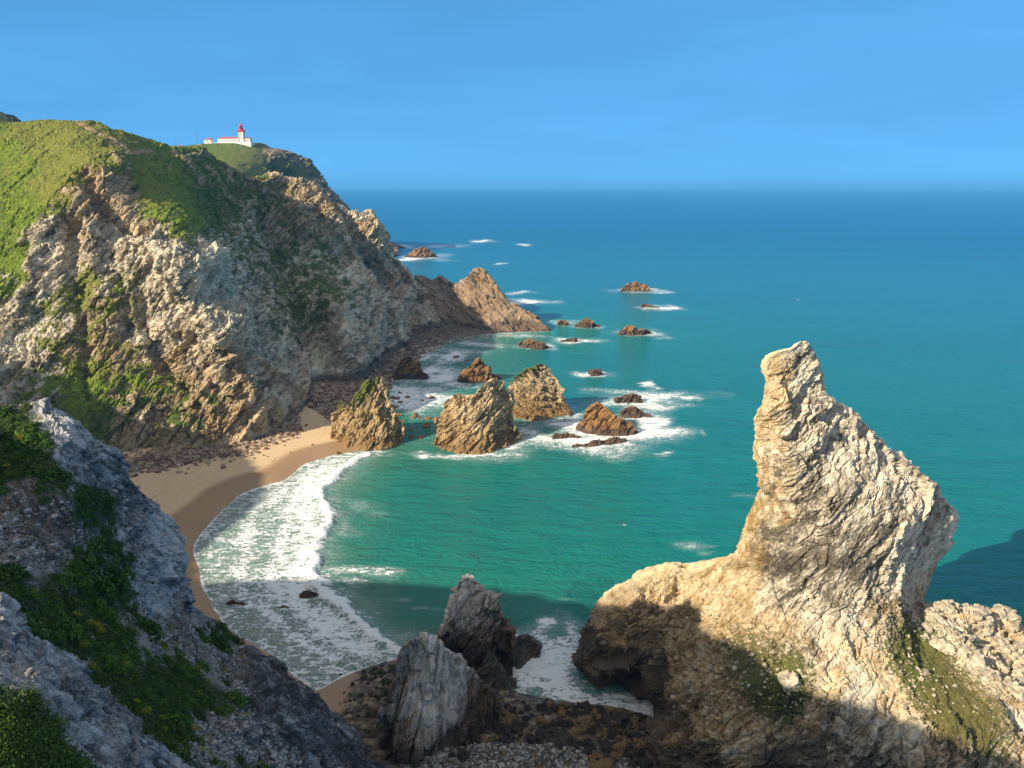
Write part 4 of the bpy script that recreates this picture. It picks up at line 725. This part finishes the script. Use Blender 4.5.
def leaf_mat(name, dark, mid, light):
    t = NT(name); i = t.n.new('ShaderNodeObjectInfo').outputs['Random']
    f = t.math('ADD', t.math('MULTIPLY', t.attr('leaf'), .7), t.math('MULTIPLY', i, .3)); c = t.ramp(f, [(.1, dark), (.5, mid), (.9, light)])
    m = t.done(c, .75, None, .2); return m
def shrub_mesh(mat, seed, n=1100, flowers=None):
    r = np.random.default_rng(seed); L = 22
    lc = r.normal(size=(L, 3)); lc /= np.linalg.norm(lc, axis=1, keepdims=True); lc[:, 2] = np.abs(lc[:, 2]) * .75; lc *= r.uniform(.45, .8, (L, 1)); lr = r.uniform(.22, .42, L)
    k = r.integers(0, L, n); d = r.normal(size=(n, 3)); d /= np.linalg.norm(d, axis=1, keepdims=True); d[:, 2] = np.where(d[:, 2] < -.3, -d[:, 2], d[:, 2])
    C = lc[k] + d * (lr[k] * r.uniform(.75, 1.08, n))[:, None]; V, F = leaf_quads(C, d, .085, r)
    leaf = np.repeat(np.clip(.5 + .5 * r.normal(size=n) * .5 + (r.random(L)[k] - .5) * .6, 0, 1), 4)
    o = mesh_np('shrub', V, F, mat, {'leaf': leaf}); V0, F0 = ICO[2]
    return o
def build_small(beach_z, hill, out, ursa):
    wetrock = rock_mat('wet_boulder', k=1.2, dark=(.03, .026, .02), mid=(.13, .10, .06), pale=(.24, .185, .11), ochre=(.26, .155, .055), ochre_amt=.7, bump=.6, wetc=(.016, .013, .010))
    moss = rock_mat('weedy_boulder', k=2.0, dark=(.015, .018, .01), mid=(.03, .042, .016), pale=(.06, .07, .03), ochre=(.05, .04, .02), bump=.6)
    palerock = rock_mat('pale_block', k=2.2, dark=(.17, .14, .10), mid=(.34, .29, .21), pale=(.54, .47, .36), ochre=(.42, .3, .15), ochre_amt=.4, bump=.5)
    pebble = rock_mat('pebbles', k=3, dark=(.08, .078, .07), mid=(.17, .165, .15), pale=(.31, .295, .27), ochre=(.3, .2, .12), ochre_amt=.4, bump=.3, tone_amt=1.6)
    boulder_meshes('wet', wetrock, 3, 5, .55, 1.0, .1); PROTO['olive'] = 0; boulder_meshes('olive', wetrock, 3, 4, .55, .1, .8); boulder_meshes('moss', moss, 2, 4, .4); boulder_meshes('pale', palerock, 3, 8, .65); boulder_meshes('chan', ROCK['low'], 3, 6, .5, .25, .6)
    # dark boulders between the two big stacks and the bear
    area = [(440, 768), (470, 745), (495, 715), (512, 700), (540, 700), (580, 700), (612, 706), (648, 716), (650, 768)]
    n = 0
    while n < 210:
        x, y = random.uniform(430, 655), random.uniform(692, 775)
        if not inside(np.array(x), np.array(y), area): continue
        if y > 745 and x < 585 and random.random() < .9: continue
        g = ground(x, y, 1.0); s = random.choice([.7, .8, .9, 1.1, 1.3, 1.6, 2.2]) * (1.0 if random.random() < .93 else 1.6)
        put_boulder(random.choice(('wet', 'wet', 'olive')), 'boulder', 'dark brown wet boulder on the shore between the grey stacks and the bear-shaped stack', 'boulder', 'dark boulders on the shaded shore', (g[0], g[1], beach_z(g[0], g[1])), s); n += 1
    for x, y, s in [(622, 722, 3.4), (600, 734, 3.0), (636, 738, 2.6), (590, 718, 2.2), (560, 722, 2.4), (575, 745, 2.2)]:
        g = ground(x, y, 1.0); put_boulder(random.choice(('wet', 'wet', 'olive')), 'boulder', 'dark brown wet boulder on the shore between the grey stacks and the bear-shaped stack', 'boulder', 'dark boulders on the shaded shore', (g[0], g[1], beach_z(g[0], g[1])), s)
    for k in range(150):
        x, y = random.gauss(396, 22), random.gauss(682, 15)
        if not (330 < x < 445 and 664 < y < 735): continue
        g = ground(x, y, .4); put_boulder('moss', 'weedy_stone', 'small weed-covered dark stone on the sand before the blunt pale stack', 'boulder', 'weed-covered stones on the sand', (g[0], g[1], beach_z(g[0], g[1])), random.uniform(.5, 1.3), .3)
    for k in range(40):
        x, y = random.uniform(340, 405), random.uniform(690, 745)
        g = ground(x, y, .6); put_boulder('moss', 'weedy_stone', 'small weed-covered dark stone on the sand before the blunt pale stack', 'boulder', 'weed-covered stones on the sand', (g[0], g[1], beach_z(g[0], g[1])), random.uniform(.3, .8), .3)
    for x, y, sz in ((266, 446, 1.2), (283, 439, .9), (258, 438, .7), (301, 428, 1.6), (306, 424, 1.2), (338, 447, 1.4), (211, 456, .8), (186, 471, .7), (149, 468, 1.0), (232, 455, .5), (290, 448, .5), (312, 441, .7)):
        g = ground(x, y, 2.5); put_boulder('chan', 'beach_stone', 'brown stone lying by itself on the dry sand of the beach', 'stone', 'stones scattered on the open sand', (g[0], g[1], beach_z(g[0], g[1])), sz * 1.3, .2)
    # rocks in the channel of the cove
    for k in range(46):
        x, y = random.choice([(random.uniform(392, 440), random.gauss(420, 4)), (random.uniform(388, 402), random.uniform(398, 425)), (random.uniform(385, 420), random.gauss(436, 4)), (random.uniform(420, 475), random.uniform(352, 372)), (random.uniform(395, 450), random.uniform(385, 412))])
        g = ground(x, y, 0); put_boulder('chan', 'channel_rock', 'brown rock awash in the channel between the leaning pointed rock and the broad tan stack', 'boulder', 'rocks awash in the cove channel', (g[0], g[1], -.2), random.uniform(1, 3.2), .22)
    # angular blocks on the shoulder of the bear
    P, PX, PY, N = ursa; ok = np.argwhere((PX > 926) & (PX < 1040) & (PY > 607) & (PY < 702) & (PY < 640 + (PX - 930) * .75) & (PY > 600 + (PX - 945) * .25))
    for k in range(170):
        i, j = ok[random.randrange(len(ok))]; put_boulder('pale', 'rock_block', 'angular pale block in the tumbled pile on the low shoulder of the bear-shaped stack', 'rock block', 'tumbled blocks beside the bear-shaped stack', P[i, j], random.choice([.7, .9, 1.1, 1.4, 1.9, 2.6]), .25)
    ok = np.argwhere((PX > 680) & (PX < 1000) & (PY > 560) & (PY < 720))
    i, j = np.unravel_index(np.argmin((PX - 790) ** 2 + (PY - 684) ** 2), PX.shape)
    o = put_boulder('pale', 'boulder', 'single big pale boulder resting on the grassy ledge low on the bear-shaped stack', 'boulder', None, P[i, j], 3.6, .1)
    ok = ok[PY[ok[:, 0], ok[:, 1]] > 582]; ar = np.linalg.norm(np.cross(np.gradient(P, axis=0), np.gradient(P, axis=1)), axis=-1)[ok[:, 0], ok[:, 1]]; ar *= np.clip(np.exp(1.6 * perlin(P[ok[:, 0], ok[:, 1]] / 6, 171)), .1, 5); idx = ok[rng.choice(len(ok), 2600, p=ar / ar.sum())]; pts = P[idx[:, 0], idx[:, 1]]
    tag(stones('rubble', pts, rng.gamma(2, .11, len(pts)) + .1, palerock, 1, 5, {'ochre': .3}), 'loose pale stones strewn over the grassy ledges of the bear-shaped stack', 'stones', kind='stuff')
    # pebble bank and the rubble along the foot of the cliff
    pts = []
    while len(pts) < 5200:
        x, y = random.uniform(400, 640), random.uniform(732, 800)
        if y < 768 - .55 * (x - 400) and x < 460: continue
        if y < 742 + .0003 * (x - 520) ** 2 * 3: continue
        g = ground(x, y, 1.5); pts.append((g[0], g[1], beach_z(g[0], g[1]) + .05))
    tag(stones('pebbles', np.array(pts), rng.gamma(3, .09, len(pts)) + .1, pebble, 1, 6), 'pale grey pebbles banked below the blunt pale stack', 'pebbles', kind='stuff')
    rub = rock_mat('rubble_brown', k=1.5, dark=(.1, .06, .04), mid=(.2, .13, .085), pale=(.32, .24, .17), ochre=(.3, .17, .08), bump=.3, tone_amt=1.4); pts = []
    while len(pts) < 2600:
        x = random.uniform(112, 300); y = np.interp(x, [112, 150, 200, 240, 300], [466, 458, 449, 441, 419]) + random.gauss(2, 4.5)
        g = ground(x, y, 3); pts.append((g[0], g[1], beach_z(g[0], g[1]) + .1))
    tag(stones('cliff_rubble', np.array(pts), rng.gamma(2, .35, len(pts)) + .3, rub, 1, 7), 'brown rubble fallen along the foot of the big headland behind the beach', 'stones', kind='stuff')
    pts = []
    cv = [(306, 404), (310, 372), (366, 378), (395, 352), (440, 334), (545, 332), (490, 336), (445, 344), (414, 360), (392, 382), (385, 400), (384, 430), (335, 425)]
    while len(pts) < 5200:
        x, y = random.uniform(300, 548), random.uniform(330, 432)
        if inside(np.array(x), np.array(y), cv): g = ground(x, y, 1.5); pts.append((g[0], g[1], beach_z(g[0], g[1]) + .1))
    tag(stones('cobbles', np.array(pts), rng.gamma(2, .4, len(pts)) + .35, rub, 1, 8), 'dark brown cobbles covering the shaded cove under the headland', 'stones', kind='stuff')
    # shrubs on the near hillside
    lm = [leaf_mat('shrub_leaves', (.009, .03, .004), (.03, .082, .008), (.10, .19, .018)), leaf_mat('shrub_leaves_b', (.013, .03, .006), (.04, .082, .011), (.125, .18, .024))]
    fl = leaf_mat('yellow_flowers', (.05, .09, .01), (.20, .20, .02), (.5, .40, .03))
    protos = [shrub_mesh(lm[k % 2], 500 + k) for k in range(6)]; fprotos = [shrub_mesh(fl, 600 + k, 420) for k in range(3)]
    PX, PY, P, N, vm = hill; vis = (PX > -8) & (PX < 400) & (PY < 790) & (np.arange(P.shape[0])[:, None] < 515)
    def place(src, used, p, n, s, name, label, cat, group):
        o = src if src.name not in used else src.copy()
        if src.name in used: COL.objects.link(o)
        used.add(src.name); o.name = name; tag(o, label, cat, group); o.location = p - n * .25 * s
        o.rotation_euler = Vector((n * .6 + np.array([0, 0, .6]))).to_track_quat('Z', 'Y').to_euler(); o.rotation_euler.rotate_axis('Z', random.uniform(0, 6.28)); o.scale = (s, s * random.uniform(.8, 1.2), s * random.uniform(.65, 1.0))
    used = set(); ok = np.argwhere(vis & (vm > .32)); taken = []
    srcs = list(protos)
    tries = 0
    while len(taken) < 290 and tries < 20000:
        tries += 1; i, j = ok[random.randrange(len(ok))]; a = np.array([PX[i, j], PY[i, j]])
        s = random.choice((.7, .9, 1.1, 1.4, 1.7, 2.1)); rp = s * FPX / P[i, j, 1] * .55
        if any(np.hypot(*(a - b)) < rp for b in taken[-290:]): continue
        taken.append(a); place(random.choice(protos), used, P[i, j], N[i, j], s, 'shrub', 'low dense green shrub on the shaded slope below the viewpoint', 'shrub', 'green shrubs on the near hillside')
    used = set()
    for x, y in [(12, 600 - 2), (16, 603), (70, 612), (72, 618), (85, 628), (95, 636), (92, 631), (152, 648), (160, 650), (168, 650), (118, 670), (130, 706), (140, 716), (157, 722), (160, 734), (185, 731), (190, 735), (194, 673), (203, 686), (214, 670), (225, 674), (232, 701), (242, 720), (240, 661), (195, 757), (202, 760), (183, 624), (172, 627), (8, 470), (22, 440), (78, 651), (85, 672), (110, 600), (40, 425)]:
        i, j = np.unravel_index(np.argmin((PX - x) ** 2 + (PY - y) ** 2 + 1e6 * ~vis), PX.shape)
        place(random.choice(fprotos), used, P[i, j] + N[i, j] * .5, N[i, j], random.uniform(.3, .55), 'flowering_shrub', 'small shrub with yellow flowers among the green ones on the shaded slope', 'shrub', 'yellow-flowered shrubs on the near hillside')
    for o in protos + fprotos:
        if not o.get('label'): bpy.data.objects.remove(o)
    # tufts and low growth between the shrubs, and over the outcrop's foot
    r = np.random.default_rng(77); VV, FF, LL, off = [], [], [], 0
    for (px, py, P_, N_, v_, cnt, per, sz, hh) in ((PX, PY, P, N, np.where(vm > .45, vm, 0), 8000, 7, .09, .2), (*out, 8000, 7, .05, .14)):
        m = (px > -15) & (px < 410) & (py < 800) & (np.arange(P_.shape[0])[:, None] < P_.shape[0] - 42); pr = np.where(m, np.clip(v_ + .05, 0, 1), 0).ravel(); pr /= pr.sum()
        k = r.choice(pr.size, cnt, p=pr); C = np.repeat(P_.reshape(-1, 3)[k], per, 0); nn = np.repeat(N_.reshape(-1, 3)[k], per, 0)
        C = C + r.normal(size=C.shape) * sz * 1.6 + nn * r.uniform(0, hh, (len(C), 1)); V, F = leaf_quads(C, nn, sz, r); VV.append(V); FF.append(F + off); off += len(V)
        LL.append(np.repeat(np.clip(np.repeat(r.random(cnt), per) * .6 + .2 + .2 * r.normal(size=len(C)), 0, 1), 4))
    tag(mesh_np('ground_cover', np.concatenate(VV), np.concatenate(FF), lm[1], {'leaf': np.concatenate(LL)}), 'low green growth over the shaded slope below the viewpoint', 'ground cover', kind='stuff')
    # pale scree of the hillside
    pr = np.where(vis & (PY > 480), np.clip(.35 - np.abs(vm - .1), 0, 1), 0) * np.where((PX > 150) & (PX > 60 + .0 * PY) & (PY > 610), 2.2, 1.0); pr = pr.ravel() / pr.sum()
    k = r.choice(pr.size, 9000, p=pr); sc = rock_mat('scree', k=4, dark=(.06, .06, .06), mid=(.15, .148, .145), pale=(.30, .29, .28), bump=.3, tone_amt=1.5)
    tag(stones('scree', P.reshape(-1, 3)[k], r.gamma(1.6, .09, 9000) + .06, sc, 1, 9), 'pale loose stones lying in streaks between the shrubs of the shaded slope', 'stones', kind='stuff')

# ------------------------------------------------------------------ lighthouse on the far cape
class MB:
    def __init__(s): s.V, s.F, s.n = [], [], 0
    def add(s, V, F): s.V.append(np.array(V, float)); s.F += [[i + s.n for i in f] for f in F]; s.n += len(V); return s
    def box(s, x0, x1, y0, y1, z0, z1):
        return s.add([(x, y, z) for z in (z0, z1) for x, y in ((x0, y0), (x1, y0), (x1, y1), (x0, y1))], [(3, 2, 1, 0), (4, 5, 6, 7), (0, 1, 5, 4), (1, 2, 6, 5), (2, 3, 7, 6), (3, 0, 4, 7)])
    def lathe(s, prof, n=16, c=(0, 0)):
        V = [(c[0] + r * math.cos(2 * math.pi * k / n), c[1] + r * math.sin(2 * math.pi * k / n), z) for r, z in prof for k in range(n)]
        F = [(i * n + k, i * n + (k + 1) % n, (i + 1) * n + (k + 1) % n, (i + 1) * n + k) for i in range(len(prof) - 1) for k in range(n)]
        F += [tuple(range(n))[::-1], tuple((len(prof) - 1) * n + k for k in range(n))]; return s.add(V, F)
    def hip(s, x0, x1, y0, y1, z0, h, o=.5):
        x0 -= o; x1 += o; y0 -= o; y1 += o; d = min(x1 - x0, y1 - y0) / 2; ym = (y0 + y1) / 2
        return s.add([(x0, y0, z0), (x1, y0, z0), (x1, y1, z0), (x0, y1, z0), (x0 + d, ym, z0 + h), (x1 - d, ym, z0 + h)], [(0, 1, 5, 4), (1, 2, 5), (2, 3, 4, 5), (3, 0, 4), (3, 2, 1, 0)])
    def build(s, name, mat, parent=None):
        me = bpy.data.meshes.new(name); me.from_pydata([tuple(v) for a in s.V for v in a], [], s.F); me.update(); me.materials.append(mat)
        o = bpy.data.objects.new(name, me); COL.objects.link(o); o.parent = parent; return o
def empty(name, loc, label, cat, group=None):
    o = bpy.data.objects.new(name, None); COL.objects.link(o); o.location = loc; return tag(o, label, cat, group)
def build_lighthouse():
    white = plain('white_wall', (.80, .77, .71), .7, .06, .4); red = plain('red_paint', (.58, .035, .045), .5, .1); tile = plain('red_roof', (.42, .09, .065), .8, .2, 1.0)
    glass = plain('dark_glass', (.03, .04, .05), .15, .1); grey = plain('grey_metal', (.16, .17, .18), .6)
    Y0 = 1016.0; o = at(240.5, 143.3, Y0); zb = o[2] - .4; kx = Y0 / FPX * .955; X = lambda px: (px - 240.5) * kx
    L = empty('lighthouse', (o[0], Y0 + 6, zb), 'white square lighthouse tower with red lantern, on top of the far cape', 'lighthouse')
    h = lambda py: (143.3 - py) * Y0 / FPX * .93
    MB().box(-2.9, 2.9, -2.9, 2.9, -1, h(131.2)).build('tower', white, L)
    c = MB()
    for sx in (-1, 1):
        for sy in (-1, 1): c.box(sx * 3.0 - .45, sx * 3.0 + .45, sy * 3.0 - .45, sy * 3.0 + .45, -1, h(131.3))
    c.build('corner_stones', plain('stone_trim', (.62, .55, .45)), L)
    MB().box(-4.0, 4.0, -4.0, 4.0, h(131.2), h(130.2)).build('gallery', red, L)
    g = MB()
    for k in range(7):
        for a, b in ((-3.8 + k * 1.27, -3.8), (-3.8 + k * 1.27, 3.8), (-3.8, -3.8 + k * 1.27), (3.8, -3.8 + k * 1.27)): g.box(a - .06, a + .06, b - .06, b + .06, h(130.2), h(130.2) + 1.1)
    for b in (-3.8, 3.8): g.box(-3.8, 3.8, b - .07, b + .07, h(130.2) + 1.05, h(130.2) + 1.18); g.box(b - .07, b + .07, -3.8, 3.8, h(130.2) + 1.19, h(130.2) + 1.3)
    g.build('railing', red, L)
    MB().lathe([(2.6, h(130.2)), (2.6, h(128.3)), (3.3, h(128.3)), (3.3, h(127.9))], 18).build('lantern_base', red, L)
    lr = MB().lathe([(2.0, h(127.9)), (2.0, h(126.2))], 16).build('lantern_room', glass, L)
    for k in range(8):
        b = MB(); a = k * math.pi / 4; b.box(2.05 * math.cos(a) - .16, 2.05 * math.cos(a) + .16, 2.05 * math.sin(a) - .16, 2.05 * math.sin(a) + .16, h(127.9), h(126.2))
        b.build('glazing_bar', red, lr)
    MB().lathe([(2.5, h(126.2)), (2.4, h(125.7)), (1.9, h(125.1)), (1.0, h(124.5)), (.35, h(124.2)), (.3, h(123.4)), (.1, h(122.7))], 16).build('lantern_roof', red, L)
    for z in (134.5, 138): MB().box(-.6, .6, -2.97, -2.85, h(z), h(z) + 1.7).build('window', glass, L)
    def house(name, label, p0, p1, yb, yt, roof_h, dep, dy, wins, group=None, skip=None, rows=1):
        e = empty(name, (o[0] + X((p0 + p1) / 2), Y0 + dy, zb + h(yb)), label, 'building', group); w = X(p1) - X(p0); H = h(yt) - h(yb)
        MB().box(-w / 2, w / 2, 0, dep, -3, H).build('wall', white, e)
        if roof_h: MB().hip(-w / 2, w / 2, 0, dep, H, roof_h).build('roof', tile, e)
        else: MB().box(-w / 2 - .3, w / 2 + .3, -.3, dep + .3, H, H + .4).build('parapet', white, e)
        for k in range(wins): x = -w / 2 + (k + .5) * w / wins; MB().box(x - .55, x + .55, -.06, .05, H * .35, H * .35 + 1.5).build('window', glass, e)
        return e
    house('keepers_house', 'long white keepers building with red tiled roofs beside the lighthouse tower', 216.5, 237.6, 142.2, 138.0, 2.1, 10, 4, 9)
    house('keepers_house', 'short white wing with a red roof on the seaward side of the lighthouse tower', 244.3, 249.6, 142.6, 138.0, 2.0, 9, 3, 3)
    house('keepers_house', 'small detached white house with red hipped roof on the landward side of the lighthouse', 203.6, 210.6, 142.6, 139.2, 2.3, 8, 2, 3)
    house('keepers_house', 'low flat-topped white shed on the slope just below the long keepers building', 217.2, 221.2, 147.2, 143.2, 0, 5, -9, 1)
    w = MB(); w.box(X(228), X(251.2), -.5, 0, -4, h(141.6)); w.box(X(251.2) - .5, X(251.2), .01, 14, -4, h(141.7)); tag(w.build('retaining_wall', white), 'long white retaining wall running along the front of the lighthouse terrace', 'wall'); bpy.data.objects['retaining_wall'].location = (o[0], Y0 - 1, zb)
    w = MB(); w.box(X(211.5), X(217.0), 0, .5, -5, h(143.0)); tag(w.build('garden_wall', white), 'short white garden wall between the small house and the low white shed', 'wall'); bpy.data.objects['garden_wall'].location = (o[0], Y0 - 5, zb)
    for px, y0, y1, Y, lab in ((197.4, 143.4, 131.8, 1000, 'tall dark mast on the skyline beside the small detached house'), (176.4, 146, 138.5, 1000, 'shorter dark pole on the grassy skyline inland of the lighthouse'), (289.3, 153, 148.5, 1045, 'thin marker pole on the rocky crest of the cape, seaward of the lighthouse')):
        b = at(px, y0, Y); t = at(px, y1, Y); e = empty('pole', (b[0], Y, b[2] - 3), lab, 'pole')
        MB().lathe([(.28, 0), (.2, t[2] - b[2] + 3)], 8).build('post', grey, e); MB().box(-.9, .9, -.1, .1, t[2] - b[2] + 1.6, t[2] - b[2] + 1.9).build('crossarm', grey, e)

# ------------------------------------------------------------------ put it together
rock_mats()
beach_z = build_beach()
build_headland(); build_promontory(); build_far_cape()
hill, outc = build_hillside()
ursa = build_ursa()
build_stacks()
build_sea()
build_lighthouse()
build_small(beach_z, hill, outc, ursa)
drop_unused()
# thin sea haze that pales the far cape and the horizon
hz = bpy.data.materials.new('haze'); hz.use_nodes = True; hn = hz.node_tree.nodes; hn.remove(hn['Principled BSDF'])
pv = hn.new('ShaderNodeVolumePrincipled'); pv.inputs['Color'].default_value = (.13, .50, 1, 1); pv.inputs['Density'].default_value = HAZE
hz.node_tree.links.new(pv.outputs[0], hn['Material Output'].inputs['Volume'])
hb = MB().box(-92000, 92000, -8000, 92000, -12, 185).build('haze', hz); hb['kind'] = 'stuff'
print('script %.1f s' % (time.time() - T0))
